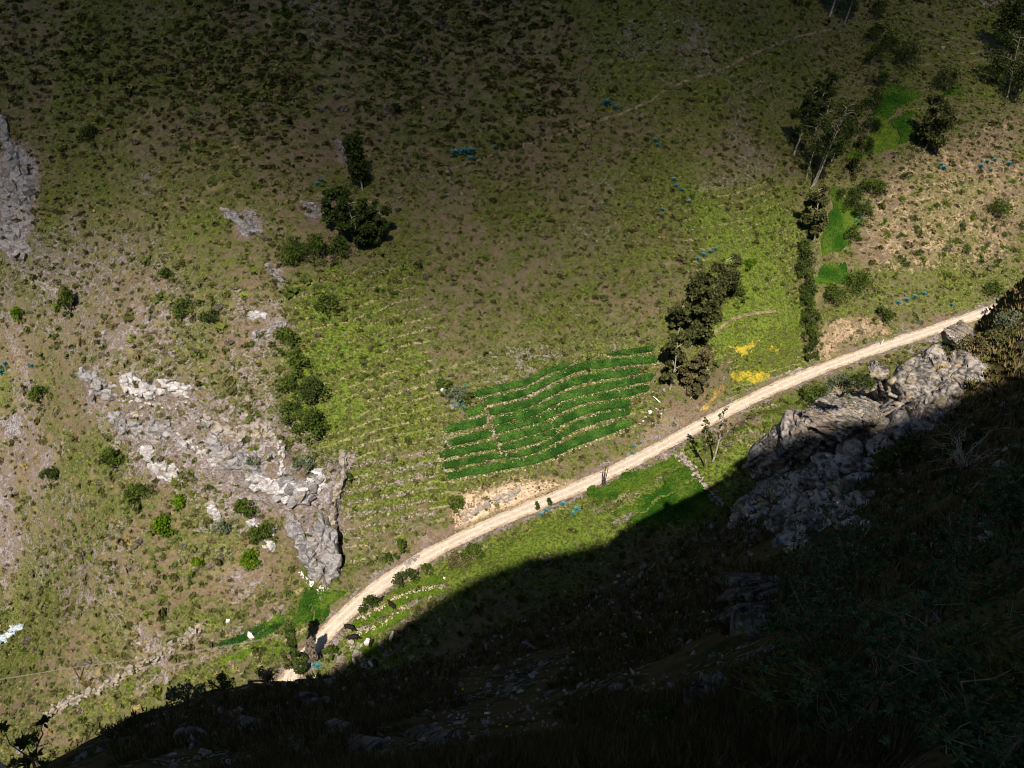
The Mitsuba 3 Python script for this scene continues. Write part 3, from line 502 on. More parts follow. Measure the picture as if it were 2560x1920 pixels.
band(A6((1240, 1432), (1400, 1400), (1659, 1353)) + A7((150, 1320), (280, 1270), (400, 1210), (560, 1150), (680, 1110), (788, 1068)), [13, 14, 16, 20, 14], 'lowest and widest crop band of the terraced field, above the road')
band(A6((1358, 1026), (1478, 983)), 16, 'uppermost of the short crop bands on the left of the field path')
band(A6((1228, 1133), (1330, 1105), (1430, 1085), (1495, 1060)), 14, 'second short crop band left of the field path')
band(A6((1248, 1217), (1400, 1182), (1535, 1143)), 14, 'third short crop band left of the field path')
band(A6((1188, 1297), (1300, 1270), (1420, 1248), (1565, 1224)), 14, 'fourth short crop band left of the field path')
band(A6((1208, 1367), (1350, 1337), (1480, 1310), (1595, 1290), (1650, 1305)), 12, 'fifth short crop band left of the field path')
gf = 'green fields beside the ravine'
patch([(1912, 180), (1960, 190), (1998, 198), (1970, 214), (1930, 250), (1925, 262), (1880, 250), (1895, 215)], 'dark green field high up beside the ravine, in the cloud shade', group=gf)
patch([(1876, 254), (1926, 256), (1940, 320), (1890, 335), (1830, 345), (1850, 315), (1872, 295)], 'lighter green field patch in the middle of the ravine field', 'crop_field', 'm_crop_pale', gf)
patch([(1930, 262), (1975, 240), (1972, 300), (1940, 318)], 'dark green corner of the ravine field beside the round olive tree', group=gf)
patch([(1800, 396), (1832, 430), (1862, 456), (1848, 490), (1826, 534), (1772, 552), (1770, 510), (1786, 466)], 'green field right of the dark ravine trees', group=gf)
patch([(1764, 570), (1825, 562), (1832, 600), (1818, 622), (1760, 612)], 'lowest small green field right of the ravine hedge', group=gf)
patch([(2030, 192), (2090, 186), (2086, 200), (2040, 206)], 'thin green field strip left of the big dark tree', group=gf)
gn = 'fields below the road'
patch([(1256, 1066), (1306, 1043), (1356, 1020), (1456, 990), (1470, 1000), (1400, 1042), (1330, 1085), (1310, 1080)], 'green field between the utility pole and the field wall', group=gn)
patch([(1340, 1096), (1420, 1050), (1480, 1005), (1500, 1022), (1470, 1050), (1400, 1092), (1330, 1118)], 'dark green field cut by the mountain shadow', group=gn)
patch([(1500, 1030), (1550, 1090), (1540, 1110), (1400, 1140), (1350, 1122), (1420, 1090)], 'green field wholly inside the mountain shadow', group=gn)
patch([(1582, 806), (1610, 802), (1650, 806), (1664, 814), (1650, 823), (1600, 824), (1578, 818)], 'golden yellow crop patch above the road', mat='m_crop_gold', hgt=.5, step=.5, jag=2.5)
gl = 'green fields at the lower end of the road'
patch([(713, 1266), (753, 1264), (720, 1305), (668, 1352), (662, 1340), (690, 1300)], 'green field against the lower bend of the road', group=gl)
patch([(690, 1276), (708, 1268), (680, 1310), (650, 1352), (622, 1356), (640, 1310), (655, 1290)], 'green field below the tip of the rock wall', group=gl)
patch([(598, 1398), (650, 1370), (646, 1396), (592, 1424)], 'green strip left of the columnar tree', mat='m_crop_pale', group=gl, hgt=.2, jag=3)
patch([(555, 1352), (610, 1322), (628, 1334), (572, 1370)], 'pale green strip above the white boulder terrace', mat='m_crop_pale', group=gl, hgt=.2, jag=3)
patch([(468, 1424), (520, 1408), (562, 1384), (544, 1412), (482, 1440)], 'pale green strip nearest the mountain shadow on the lower left terraces', mat='m_crop_pale', group=gl, hgt=.2, jag=3)
patch([(1556, 752), (1620, 741), (1694, 742), (1690, 753), (1600, 764)], 'strip of yellow flowering weeds beside the gum trees', mat='m_crop_gold', hgt=.15, jag=4, step=.5)
patch([(1510, 884), (1548, 838), (1570, 826), (1562, 846), (1526, 886)], 'golden dry grass strip above the road bend', mat='m_straw', hgt=.15, jag=3, step=.5, cat='dry grass')
band([(545, 1385), (580, 1365), (615, 1340)], [8, 12, 8], 'small green strip at the foot of the lower left terraces', 'crop_field', 'm_crop', gl)
band([(470, 1398), (530, 1378), (575, 1350)], [8, 14, 8], 'small green strip halfway down the lower left terraces', 'crop_field', 'm_crop', gl)
gt = 'pasture terraces below the road'
band(A10((900, 520), (1000, 470), (1120, 445), (1225, 440)), [10, 12, 10], 'uppermost pasture terrace below the lower road', 'pasture_terrace', 'm_crop_pale', gt, .12)
band(A10((615, 745), (740, 690), (880, 610), (1000, 545), (1200, 500)), [16, 22, 20, 14], 'long pasture terrace with grazing cattle', 'pasture_terrace', 'm_crop_pale', gt, .12)
band(A10((640, 830), (800, 755), (900, 700), (1000, 640)), [16, 22, 18], 'pasture terrace below the grazing cattle', 'pasture_terrace', 'm_crop_pale', gt, .12)
band(A10((680, 905), (760, 880), (800, 855)), [14, 22, 14], 'lowest small pasture terrace beside the shadow edge', 'pasture_terrace', 'm_crop_pale', gt, .12)

# ---------------------------------------------------------------- trees
tree('gum_tree', 'brownish gum tree nearest the road in the tall clump', 'tree', (1478, 842), (1503, 742), 66, 'm_gum_leaf_dry', seed=1)
tree('gum_tree', 'dark gum tree at the left edge of the tall clump beside the crop bands', 'tree', (1447, 842), (1450, 706), 68, seed=2, low=.1)
tree('gum_tree', 'gum tree with a pale forked trunk in the middle of the clump', 'tree', (1494, 748), (1518, 604), 112, seed=3, n=5200)
tree('gum_tree', 'topmost gum tree of the clump with a wide olive crown', 'tree', (1520, 680), (1550, 542), 122, seed=4, n=5600, low=.3)
tree('gum_tree', 'low brown gum tree at the foot of the clump', 'tree', (1490, 862), (1518, 785), 52, 'm_gum_leaf_dry', seed=5, n=2400, low=.08)
tree('gum_tree', 'small gum tree leaning left above the crop bands', 'tree', (1463, 725), (1467, 648), 56, seed=6, n=2200)
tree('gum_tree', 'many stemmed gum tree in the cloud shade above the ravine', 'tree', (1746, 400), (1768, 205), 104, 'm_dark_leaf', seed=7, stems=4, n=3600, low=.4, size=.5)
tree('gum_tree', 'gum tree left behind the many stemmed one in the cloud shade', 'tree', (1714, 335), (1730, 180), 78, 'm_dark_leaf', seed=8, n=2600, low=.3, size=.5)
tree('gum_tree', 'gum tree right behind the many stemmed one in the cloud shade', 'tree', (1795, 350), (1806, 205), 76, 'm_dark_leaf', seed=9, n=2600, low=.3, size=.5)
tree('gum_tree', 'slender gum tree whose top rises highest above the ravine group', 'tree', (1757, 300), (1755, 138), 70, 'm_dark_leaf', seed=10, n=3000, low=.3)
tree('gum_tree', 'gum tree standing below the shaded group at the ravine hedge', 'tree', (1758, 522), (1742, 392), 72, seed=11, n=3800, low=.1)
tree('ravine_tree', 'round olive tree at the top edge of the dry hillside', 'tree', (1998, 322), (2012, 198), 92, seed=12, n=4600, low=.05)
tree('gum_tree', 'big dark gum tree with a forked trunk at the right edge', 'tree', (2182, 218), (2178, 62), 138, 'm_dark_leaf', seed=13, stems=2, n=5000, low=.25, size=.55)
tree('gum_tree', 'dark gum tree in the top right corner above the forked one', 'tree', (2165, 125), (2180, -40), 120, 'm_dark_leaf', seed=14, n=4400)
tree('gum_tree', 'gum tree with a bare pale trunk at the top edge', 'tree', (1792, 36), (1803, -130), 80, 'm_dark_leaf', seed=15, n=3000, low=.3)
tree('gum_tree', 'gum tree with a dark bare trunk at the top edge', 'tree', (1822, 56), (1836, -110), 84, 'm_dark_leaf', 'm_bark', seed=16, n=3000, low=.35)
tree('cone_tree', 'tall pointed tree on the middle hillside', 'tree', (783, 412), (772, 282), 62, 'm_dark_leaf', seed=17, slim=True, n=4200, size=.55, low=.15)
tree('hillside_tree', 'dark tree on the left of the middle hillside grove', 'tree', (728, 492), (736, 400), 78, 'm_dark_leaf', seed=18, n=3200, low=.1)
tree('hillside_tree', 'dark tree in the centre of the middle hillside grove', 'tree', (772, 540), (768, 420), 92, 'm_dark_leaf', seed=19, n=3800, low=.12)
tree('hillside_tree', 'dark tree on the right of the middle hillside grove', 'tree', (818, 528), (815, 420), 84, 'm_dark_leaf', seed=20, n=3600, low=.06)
tree('roadside_tree', 'thin tall tree leaning over the road bend', 'tree', (1523, 1012), (1504, 888), 26, seed=21, n=900, size=.3, low=.3, bark='m_bark')
tree('roadside_tree', 'thin sparse tree just right of the leaning roadside tree', 'tree', (1540, 998), (1543, 862), 24, seed=22, n=620, size=.28, low=.35, bark='m_pale_bark')
tree('column_tree', 'dark columnar tree at the lower end of the road', 'tree', (652, 1462), (657, 1342), 34, 'm_dark_leaf', seed=23, slim=True, n=2600, size=.45, low=.05)
tree('column_tree', 'ragged purple brown tree beside the columnar one', 'tree', (672, 1440), (690, 1368), 30, 'm_twig', seed=24, slim=True, n=1100, size=.4, low=.2)
tree('column_tree', 'small dark tree just left of the end of the road', 'tree', (622, 1450), (628, 1400), 22, 'm_gum_leaf', seed=25, slim=True, n=800, size=.4, low=.1)
for i, (b, t_) in enumerate([((1161, 1103), 1080), ((1187, 1093), 1071)]):
    tree('young_cypress', ('left' if i == 0 else 'right') + ' one of two small dark cypresses below the road', 'tree', b, (b[0], t_), 12, 'm_dark_leaf', seed=30 + i, slim=True, n=420, size=.25, low=.05)
BUSH = [((306, 1082), 66, 52, 'large round green bush below the grey rock shelf', 'm_bush_leaf'), ((386, 1090), 36, 32, 'small bright bush right of the large round one', 'm_bright_leaf'), ((352, 1146), 52, 42, 'bright green bush on the left slope below the large round one', 'm_bright_leaf'),
        ((428, 1228), 36, 34, 'bright green bush on a bare pink patch', 'm_bright_leaf'), ((542, 1216), 48, 36, 'bright green bush left of the pointed rock wall', 'm_bright_leaf'), ((533, 1106), 50, 40, 'green bush in front of the white cliff', 'm_bush_leaf'), ((568, 1168), 58, 50, 'green bush between the white boulders', 'm_bush_leaf'),
        ((480, 1150), 40, 34, 'grey green bush left of the white boulders', 'm_grey_leaf'), ((545, 1006), 40, 22, 'flat grey bush on the rocky ledge', 'm_grey_leaf'), ((655, 1010), 46, 40, 'dull bush on the grass above the white cliff', 'm_grey_leaf'), ((247, 1008), 54, 70, 'tall green bush below the grey slab', 'm_bush_leaf'),
        ((113, 1040), 52, 58, 'dark green bush beside the scree gully', 'm_dark_leaf'), ((153, 675), 44, 88, 'narrow tall bush between two bare pink patches', 'm_bush_leaf'), ((95, 870), 56, 58, 'green bush by the scree gully under the left cliff', 'm_bush_leaf'), ((44, 690), 30, 44, 'bright bush at the left edge beside the scree', 'm_bright_leaf'),
        ((400, 672), 64, 30, 'dark low bush on the left hillside', 'm_bush_leaf'), ((455, 690), 50, 28, 'dark bush right of the low one on the left hillside', 'm_dark_leaf'), ((360, 600), 40, 26, 'dark green bush on the upper left hillside', 'm_bush_leaf'),
        ((640, 560), 74, 62, 'left olive bush below the middle hillside grove', 'm_bush_leaf'), ((690, 556), 78, 64, 'middle olive bush below the middle hillside grove', 'm_bush_leaf'), ((735, 552), 62, 50, 'right olive bush below the middle hillside grove', 'm_bush_leaf'),
        ((622, 745), 66, 48, 'green bush at the upper end of the long green gully', 'm_bush_leaf'), ((640, 800), 66, 52, 'green bush above the dark gully grove', 'm_bush_leaf'), ((618, 850), 52, 46, 'green bush on the left of the dark gully grove', 'm_bush_leaf'), ((676, 868), 78, 74, 'big dark bush in the gully grove casting a shadow to the right', 'm_dark_leaf'),
        ((672, 935), 74, 76, 'big green bush at the lower end of the gully grove', 'm_bush_leaf'), ((634, 905), 60, 56, 'green bush left of the big ones in the gully grove', 'm_bush_leaf'), ((712, 668), 60, 40, 'green bush above the long green gully on the right', 'm_bush_leaf'), ((866, 1198), 32, 54, 'upright green bush above the road bend', 'm_bush_leaf'),
        ((838, 1212), 24, 24, 'small round bush left of the upright one', 'm_bush_leaf'), ((1026, 1206), 56, 42, 'round green bush directly below the road', 'm_bush_leaf'), ((988, 1215), 44, 30, 'brownish bush left of the round one below the road', 'm_gum_leaf_dry'), ((984, 1092), 40, 32, 'round green bush above the road bank', 'm_bush_leaf'),
        ((1757, 868), 66, 56, 'large dense green bush on the lower road edge', 'm_bush_leaf'), ((880, 1256), 58, 26, 'long low bush below the road', 'm_dark_leaf'), ((800, 1312), 44, 30, 'dark bush beside the lower road', 'm_dark_leaf'), ((713, 1416), 38, 34, 'round green bush right of the lower road end', 'm_bush_leaf'),
        ((920, 1235), 30, 24, 'green bush right of the long low one', 'm_bush_leaf'), ((984, 862), 50, 40, 'grey green bush among the blue agaves', 'm_grey_leaf'), ((958, 842), 40, 36, 'green bush left of the blue agaves', 'm_bush_leaf'), ((1015, 868), 26, 34, 'olive bush right of the blue agaves', 'm_bush_leaf'),
        ((1832, 438), 64, 50, 'dark bush above the green ravine field', 'm_dark_leaf'), ((1862, 470), 50, 44, 'dark bush on the right rim of the ravine field', 'm_dark_leaf'), ((1838, 520), 40, 40, 'bush on the lower right rim of the ravine field', 'm_bush_leaf'), ((1905, 690), 44, 40, 'green bush above the road left of the bare bank', 'm_bush_leaf'),
        ((2140, 640), 60, 36, 'dark bush above the upper road', 'm_bush_leaf'), ((1850, 620), 80, 40, 'wide green bush below the dry hillside', 'm_bush_leaf'), ((1800, 650), 70, 40, 'green bush right of the ravine hedge', 'm_bush_leaf'), ((1960, 140), 90, 50, 'dark bush above the shaded ravine field', 'm_dark_leaf'), ((2040, 190), 60, 60, 'dark bush beside the round olive tree', 'm_dark_leaf'),
        ((1880, 420), 60, 50, 'bush at the lower left corner of the dry hillside', 'm_bush_leaf'), ((2150, 470), 70, 46, 'bush on the right of the dry hillside', 'm_bush_leaf'), ((200, 300), 50, 34, 'bluish dark bush on the upper left hillside', 'm_dark_leaf'), ((1620, 575), 36, 18, 'bright low bush above the topmost gum tree', 'm_bright_leaf'),
        ((1590, 640), 50, 34, 'dark bush right of the gum tree clump', 'm_bush_leaf'), ((882, 958), 15, 13, 'single dark round shrub on the pale terraces', 'm_dark_leaf'), ((750, 1035), 26, 16, 'green bush at the top of the black rock wall', 'm_bush_leaf')]
for i, (b, w, h, lab, lf) in enumerate(BUSH): bush('bush', lab, b, w, h, lf, seed=i, n=int(260 + w * h * .28))
for i in range(12):
    u = i / 11; bush('hedge_bush', f'{ORD[i]} dark bush from the top in the ravine hedge line above the road', (1732 + 18 * u + 4 * math.sin(i * 2.1), 548 + 224 * u), 40 + 5 * math.sin(i), 40, 'm_dark_leaf' if i % 3 else 'm_bush_leaf', seed=100 + i, n=700, group='bushes of the ravine hedge')
for i, (x, y) in enumerate([(1893, 40), (1888, 90), (1915, 110), (1884, 140), (1896, 185), (1884, 235), (1876, 285), (1862, 330), (1845, 375)]):
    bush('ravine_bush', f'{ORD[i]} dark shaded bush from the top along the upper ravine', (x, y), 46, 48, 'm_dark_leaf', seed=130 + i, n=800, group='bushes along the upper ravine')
rb = np.random.default_rng(55)
for i in range(46):
    x, y = rb.uniform(1890, 2205), rb.uniform(370, 600)
    bush('hillside_shrub', 'low green shrub scattered on the dry brown hillside', (x, y), rb.uniform(12, 26), rb.uniform(9, 16), ['m_bush_leaf', 'm_dark_leaf', 'm_bright_leaf'][i % 3], seed=160 + i, n=140, group='shrubs of the dry hillside', size=.32)
for i in range(7):
    bush('young_shrub', f'{ORD[i]} tiny dark shrub from the left in the row above the topmost crop band', (1312 + 10 * i + 2 * math.sin(i * 3), 728 - .9 * i), 6, 9, 'm_dark_leaf', seed=230 + i, n=60, group='row of young shrubs above the field', size=.22)
sm, sc = scatter(1.62, 5, False); add('scrub', sm, 'm_vertex', 'dense low scrub covering the hillside', kind='stuff', color=sc)
sm, sc = scatter(1.03, 6, True); add('grass_tufts', sm, 'm_vertex', 'dry and green grass tufts between the scrub', kind='stuff', color=sc)
#STAGE4
# ---------------------------------------------------------------- rock
def rock_tex(lit, dark, rust, sc=1.0):
    def f(p, n, uv):
        a = mikit.fbm(p.x * .9 * sc, p.y * .9 * sc, p.z * 1.8 * sc, 3); s = mikit.fbm(p.x * 5 * sc, p.y * 5 * sc, p.z * 8 * sc, 3)
        c = mikit.mix(dark, lit, mikit.smoothstep(.28, .68, .45 * a + .55 * s))
        c = mikit.mix(c, rust, .5 * mikit.smoothstep(.58, .72, mikit.fbm(p.x * .45 * sc + 9, p.y * .45 * sc, p.z * .45 * sc, 3)))
        return mikit.mix(c, (.05, .048, .04), .8 * mikit.smoothstep(.62, .74, s))
    return f
scene['m_rock_grey'] = diffuse(mikit.proc(rock_tex((.36, .37, .40), (.075, .078, .09), (.30, .26, .20))))
scene['m_rock_white'] = diffuse(mikit.proc(rock_tex((.60, .62, .67), (.15, .155, .175), (.42, .38, .32))))
scene['m_rock_buff'] = diffuse(mikit.proc(rock_tex((.40, .385, .36), (.15, .14, .13), (.33, .26, .13), 1.6)))
scene['m_stone'] = diffuse(mikit.proc(rock_tex((.40, .41, .42), (.16, .16, .165), (.30, .24, .17), 3)))
scene['m_riser'] = diffuse(mikit.proc(rock_tex((.55, .50, .42), (.30, .26, .19), (.45, .38, .26), 2)))
scene['m_stream_stone'] = diffuse(mikit.proc(rock_tex((.55, .72, .85), (.20, .26, .32), (.6, .55, .5), 2)))
scene['m_boulder_pale'] = diffuse(mikit.proc(rock_tex((.78, .78, .80), (.45, .45, .47), (.6, .55, .5), 2)))
def hull(rng, size, n=15, pw=.75):
    d = rng.normal(size=(n, 3)); d /= np.linalg.norm(d, axis=1, keepdims=True); d = np.sign(d) * np.abs(d) ** pw; d /= np.abs(d).max(1, keepdims=True) ** .6
    p = d * (.8 + .2 * rng.random((n, 1))); q = ConvexHull(p); f = q.simplices.copy()
    w = np.einsum('ij,ij->i', np.cross(p[f[:, 1]] - p[f[:, 0]], p[f[:, 2]] - p[f[:, 0]]), q.equations[:, :3]) < 0; f[w] = f[w][:, ::-1]
    used = np.unique(f); m = np.zeros(n, int); m[used] = np.arange(len(used)); return p[used] * np.asarray(size) / 2, m[f]
def rotz(v, a, tilt=0.0):
    ct, st = math.cos(tilt), math.sin(tilt); v = np.stack([v[:, 0], v[:, 1] * ct - v[:, 2] * st, v[:, 1] * st + v[:, 2] * ct], 1)
    c, s = math.cos(a), math.sin(a); return np.stack([v[:, 0] * c - v[:, 1] * s, v[:, 0] * s + v[:, 1] * c, v[:, 2]], 1)
def cliff(label, pix, size, n, hi, mat='m_rock_grey', seed=0, spread=1.2, key='rock_cliff', cat='rock cliff'):
    """angular blocks, bedded along a surveyed line; the biggest are parts"""
    n = int(n * 1.9); size = size * .66; rng = np.random.default_rng(700 + seed); p = np.array(pix, float); L = np.r_[0, np.cumsum(np.hypot(*np.diff(p, axis=0).T))]; k = thing(key, label, cat); small = []
    u = (np.arange(n) + rng.random(n)) / n * L[-1]; x, y = np.interp(u, L, p[:, 0]), np.interp(u, L, p[:, 1]) - rng.random(n) * hi; W = at(x, y)
    ang = math.atan2(*(W[-1] - W[0])[[1, 0]]); sz = size * (.45 + .9 * rng.random(n) ** 1.6); big = np.argsort(-sz)[:max(3, n // 4)]
    for i in range(n):
        v, f = hull(rng, [sz[i] * 1.35, sz[i] * .8, sz[i] * (.7 + .5 * rng.random())]); v = rotz(v, ang + rng.normal() * .35, rng.normal() * .18) + W[i] + [rng.normal() * .3, rng.normal() * .3, sz[i] * (-.18 + .3 * rng.random())]
        if i in big: add(k + '__block', mesh(v, f), mat)
        else: small.append((v, f))
    scene[k + '__rubble'] = mikit.ply(join(small), mat); labels[k + '__rubble'] = {'kind': 'stuff'}
    return k
cliff('white cliff band at the foot of the left spur', [(697, 1050), (656, 1080), (597, 1072), (545, 1050)], 3.6, 44, 34, 'm_rock_white', 1)
cliff('cracked pale rock face at the top of the white cliff band', [(690, 1062), (650, 1080), (610, 1072)], 4.6, 20, 36, 'm_rock_grey', 2)
cliff('grey cliff rising left of the white cliff band', [(560, 1040), (500, 1012), (455, 992)], 3.2, 34, 46, 'm_rock_grey', 3)
cliff('yellowish broken ledge in the middle of the left cliffs', [(600, 970), (556, 945), (498, 955), (440, 930)], 2.4, 40, 40, 'm_rock_buff', 4)
cliff('long grey and white rock band stepping down through the left cliffs', [(655, 1052), (600, 1020), (530, 985), (455, 950), (405, 890)], 2.7, 24, 30, 'm_rock_grey', 30)
cliff('bright ledge under the upper left cliffs', [(400, 880), (340, 885), (270, 868), (215, 862)], 1.8, 16, 14, 'm_rock_white', 31)
cliff('bluish white ledge between the grey slab and the white cliff', [(470, 1012), (420, 975), (380, 950)], 2.0, 12, 18, 'm_rock_white', 32)
cliff('narrow white rock streak running down to the white cliff', [(602, 960), (612, 995), (602, 1035), (605, 1060)], 1.6, 20, 8, 'm_rock_white', 5)
cliff('light rock shelf above the large round bush', [(385, 1038), (345, 1030), (312, 992)], 3.0, 26, 28, 'm_rock_white', 6)
cliff('grey slab of rock at the left under the upper cliff', [(372, 945), (300, 945), (240, 918)], 3.4, 24, 30, 'm_rock_grey', 7)
cliff('upper left white cliff beside the scree', [(250, 862), (210, 850), (172, 822)], 3.4, 24, 34, 'm_rock_grey', 8)
cliff('upper middle white cliff above the grey slab', [(335, 868), (296, 856), (262, 830)], 3.2, 24, 34, 'm_rock_white', 9)
cliff('small white cliff on the right of the upper cliffs', [(405, 856), (375, 850), (345, 846)], 2.6, 18, 24, 'm_rock_white', 10)
cliff('large grey rock face at the pointed end of the spur', [(716, 1240), (694, 1262), (668, 1240), (650, 1185), (625, 1140)], 4.6, 46, 40, 'm_rock_grey', 11)
cliff('steep grey rock buttress along the right edge of the spur', [(716, 1235), (712, 1180), (690, 1150)], 5.2, 22, 26, 'm_rock_grey', 12)
cliff('buff rock wall above the black cleft', [(738, 985), (742, 1020), (728, 1060), (718, 1100), (716, 1150)], 2.8, 30, 10, 'm_rock_buff', 13, key='rock_wall', cat='rock wall')
cliff('pale rock outcrop in the cloud shade on the middle hillside', [(562, 508), (520, 490), (482, 462)], 3.0, 26, 18, 'm_rock_grey', 14)
cliff('pale rock streak beside the long green gully', [(612, 612), (592, 596), (578, 574)], 2.0, 14, 10, 'm_rock_grey', 15)
cliff('white rocks at the bottom of the rock streak', [(575, 690), (560, 684), (542, 686)], 2.4, 14, 10, 'm_rock_white', 16)
cliff('grey rocks right of the white ones in the rock streak', [(620, 712), (590, 722), (560, 740), (545, 745)], 2.4, 20, 24, 'm_rock_grey', 17)
cliff('grey rock stripe left of the pointed hillside tree', [(748, 342), (738, 322), (728, 308)], 2.0, 12, 8, 'm_rock_grey', 18)
cliff('pale rocks left of the middle hillside grove', [(698, 466), (672, 458), (652, 442)], 2.0, 16, 14, 'm_rock_grey', 19)
cliff('dark grey rock face at the left edge', [(66, 470), (40, 440), (20, 380), (8, 330)], 6.0, 34, 90, 'm_rock_grey', 20)
cliff('lower part of the rock face at the left edge', [(60, 560), (30, 540), (5, 520)], 4.0, 22, 60, 'm_rock_grey', 21)
cliff('two white boulders below the white cliff', [(582, 1155), (560, 1142), (538, 1134)], 3.0, 9, 10, 'm_rock_white', 22)
cliff('white boulders left of the grey green bush', [(472, 1118), (460, 1108), (450, 1102)], 2.4, 10, 10, 'm_rock_white', 23)
cliff('pale boulders on the slope below the green bush', [(590, 1186), (576, 1180)], 2.2, 8, 8, 'm_rock_white', 24)
cliff('yellow banded rock step on the bare pink patch', [(128, 632), (98, 626), (66, 610)], 1.6, 16, 6, 'm_rock_buff', 25)
cliff('rough tan rock exposed in the road bank', [(1000, 1128), (1050, 1100), (1120, 1070)], 2.0, 26, 18, 'm_rock_buff', 26, key='road_bank_rock', cat='rock')
cliff('tan rock exposed in the bank beside the lower road', [(868, 1232), (905, 1205)], 1.6, 12, 8, 'm_rock_buff', 27, key='road_bank_rock', cat='rock')
cliff('tan rubble in the bank where the ravine meets the road', [(1700, 812), (1735, 800)], 1.6, 10, 8, 'm_rock_buff', 28, key='road_bank_rock', cat='rock')
rs = np.random.default_rng(78); ms = []
for x, y in RISER:
    k_ = rs.random(len(x)) < .8; W = at(x[k_], y[k_] + rs.normal(size=k_.sum()) * 2.2)
    for P in W:
        for _ in range(2): z_ = .16 + .3 * rs.random() ** 2; v, f = hull(rs, [z_ * 1.5, z_, z_], 8); ms.append((rotz(v, rs.random() * 6.28) + P + [rs.normal() * .4, rs.normal() * .3, .12], f))
add('riser_stones', join(ms), 'm_riser', 'pale stones of the risers between the crop bands', kind='stuff')
# stones of the valley that can be told apart
rs = np.random.default_rng(77)
def stone(label, px, py, size, mat='m_rock_white', group=None, h_fn=None, key='boulder', cat='boulder', sink=.15, tall=.8):
    P = (h_fn or at)(px, py)[0]; v, f = hull(rs, [size * 1.2, size, size * tall], 13); return add(key, mesh(rotz(v, rs.random() * 6.28) + P + [0, 0, size * tall * (.5 - sink)], f), mat, label, cat, group)
for (x, y, s, lab) in [(392, 1026 - 345, 2.4, 'grey boulder on the green left hillside'), (228, 722, 1.8, 'pale square boulder below the bare pink patches'), (545, 1378, 1.6, 'white boulder standing on the lower left terrace'), (493, 1343, 1.0, 'small white boulder on the lower left terraces'), (43, 1622, 1.6, 'grey boulder at the lower left corner'),
                       (960, 1250, .7, 'white boulder in the pasture below the road'), (793, 1391, 1.3, 'tall white standing stone on the lowest pasture terrace'), (840, 1112, .9, 'grey boulder on the pale terraces'), (680, 1462, .6, 'white boulder by the blue agave at the road end'), (1404, 892, 1.2, 'white stone beside the white plank'), (775, 1311, .7, 'white stone at the road edge'),
                       (1435, 845, 1.2, 'grey stone block under the gum trees'), (955, 842, 1.3, 'white rock left among the blue agaves'), (976, 927 - 45, 1.4, 'grey rock at the lower end of the blue agaves'), (2035, 105, 1.8, 'pale boulder in the shaded top right')]:
    stone(lab, x, y, s, 'm_boulder_pale' if 'white' in lab else 'm_rock_grey', tall=1.5 if 'standing' in lab else .8)
def stone_row(key, label, pix, size, n, mat='m_rock_buff', cat='stone wall', wid=.5, hi=2):
    rng = np.random.default_rng(abs(hash(label)) % 9999 if False else len(label) * 7 + n); p = np.array(pix, float); L = np.r_[0, np.cumsum(np.hypot(*np.diff(p, axis=0).T))]; u = (np.arange(n) + rng.random(n)) / n * L[-1]; W = at(np.interp(u, L, p[:, 0]), np.interp(u, L, p[:, 1])); ms = []
    for i in range(n):
        s = size * (.5 + .9 * rng.random())
        for c in range(hi):
            v, f = hull(rng, [s * 1.3, s, s * .8], 9); ms.append((rotz(v, rng.random() * 6.28) + W[i] + [rng.normal() * wid, rng.normal() * wid, s * (.2 + .55 * c) * (1 if c == 0 else rng.random())], f))
    k = thing(key, label, cat); scene[k + '__stones'] = mikit.ply(join(ms), mat); labels[k + '__stones'] = {'kind': 'stuff'}
stone_row('field_wall', 'stone field wall running down from the road into the mountain shadow', [(1468, 984), (1490, 1008), (1520, 1048), (1556, 1090)], .8, 46)
stone_row('field_wall', 'tumbled stone wall beside the pasture near the lower road end', [(755, 1376), (768, 1400), (778, 1425), (790, 1448)], .8, 26)
stone_row('field_wall', 'stony path that splits the terraced field', [(1052, 868), (1056, 905), (1066, 945), (1086, 985)], .6, 50, wid=.7, hi=1)
stone_row('field_wall', 'stones along the left edge of the terraced field', [(961, 922), (963, 962), (950, 1000), (966, 1038)], .6, 34, wid=.5, hi=1)
stone_row('field_wall', 'long broken stone wall on the lower left slope', [(100, 1548), (160, 1510), (230, 1482), (330, 1420), (440, 1352)], .9, 110, wid=.8)
stone_row('field_wall', 'white stones along the right end of the terraced field', [(1375, 900), (1390, 905), (1410, 890), (1418, 880)], .45, 12, 'm_boulder_pale', wid=.8, hi=1)
stone_row('field_wall', 'stone edge of the uppermost pasture terrace', A10((660, 690), (770, 640), (880, 570), (1000, 520), (1200, 480)), .42, 130, 'm_riser', wid=.4, hi=1)
stone_row('field_wall', 'stone edge under the cattle pasture', A10((620, 800), (720, 770), (820, 720), (900, 660), (990, 610)), .42, 110, 'm_riser', wid=.4, hi=1)
stone_row('field_wall', 'pale stone line below the rock wall tip', A10((440, 500), (400, 545), (370, 590)), .6, 20, wid=.4, hi=1)
stone_row('field_wall', 'white stone line at the foot of the spur tip', A10((290, 390), (350, 450), (440, 500)), .7, 30, 'm_boulder_pale', wid=.5, hi=1)
for j in range(6):
    W_ = TERR[j]; stone_row('terrace_riser', f'{["first", "second", "third", "fourth", "fifth", "sixth"][j]} dry stone riser from the top of the pale terraces beside the rock wall', W_, .55, 46, wid=.4, hi=1, cat='terrace wall')
stone_row('stream_stones', 'bluish white stones of the stream bed at the lower left edge', [(0, 1388), (18, 1374), (34, 1364), (48, 1352)], 1.3, 26, 'm_stream_stone', 'stones', .7)
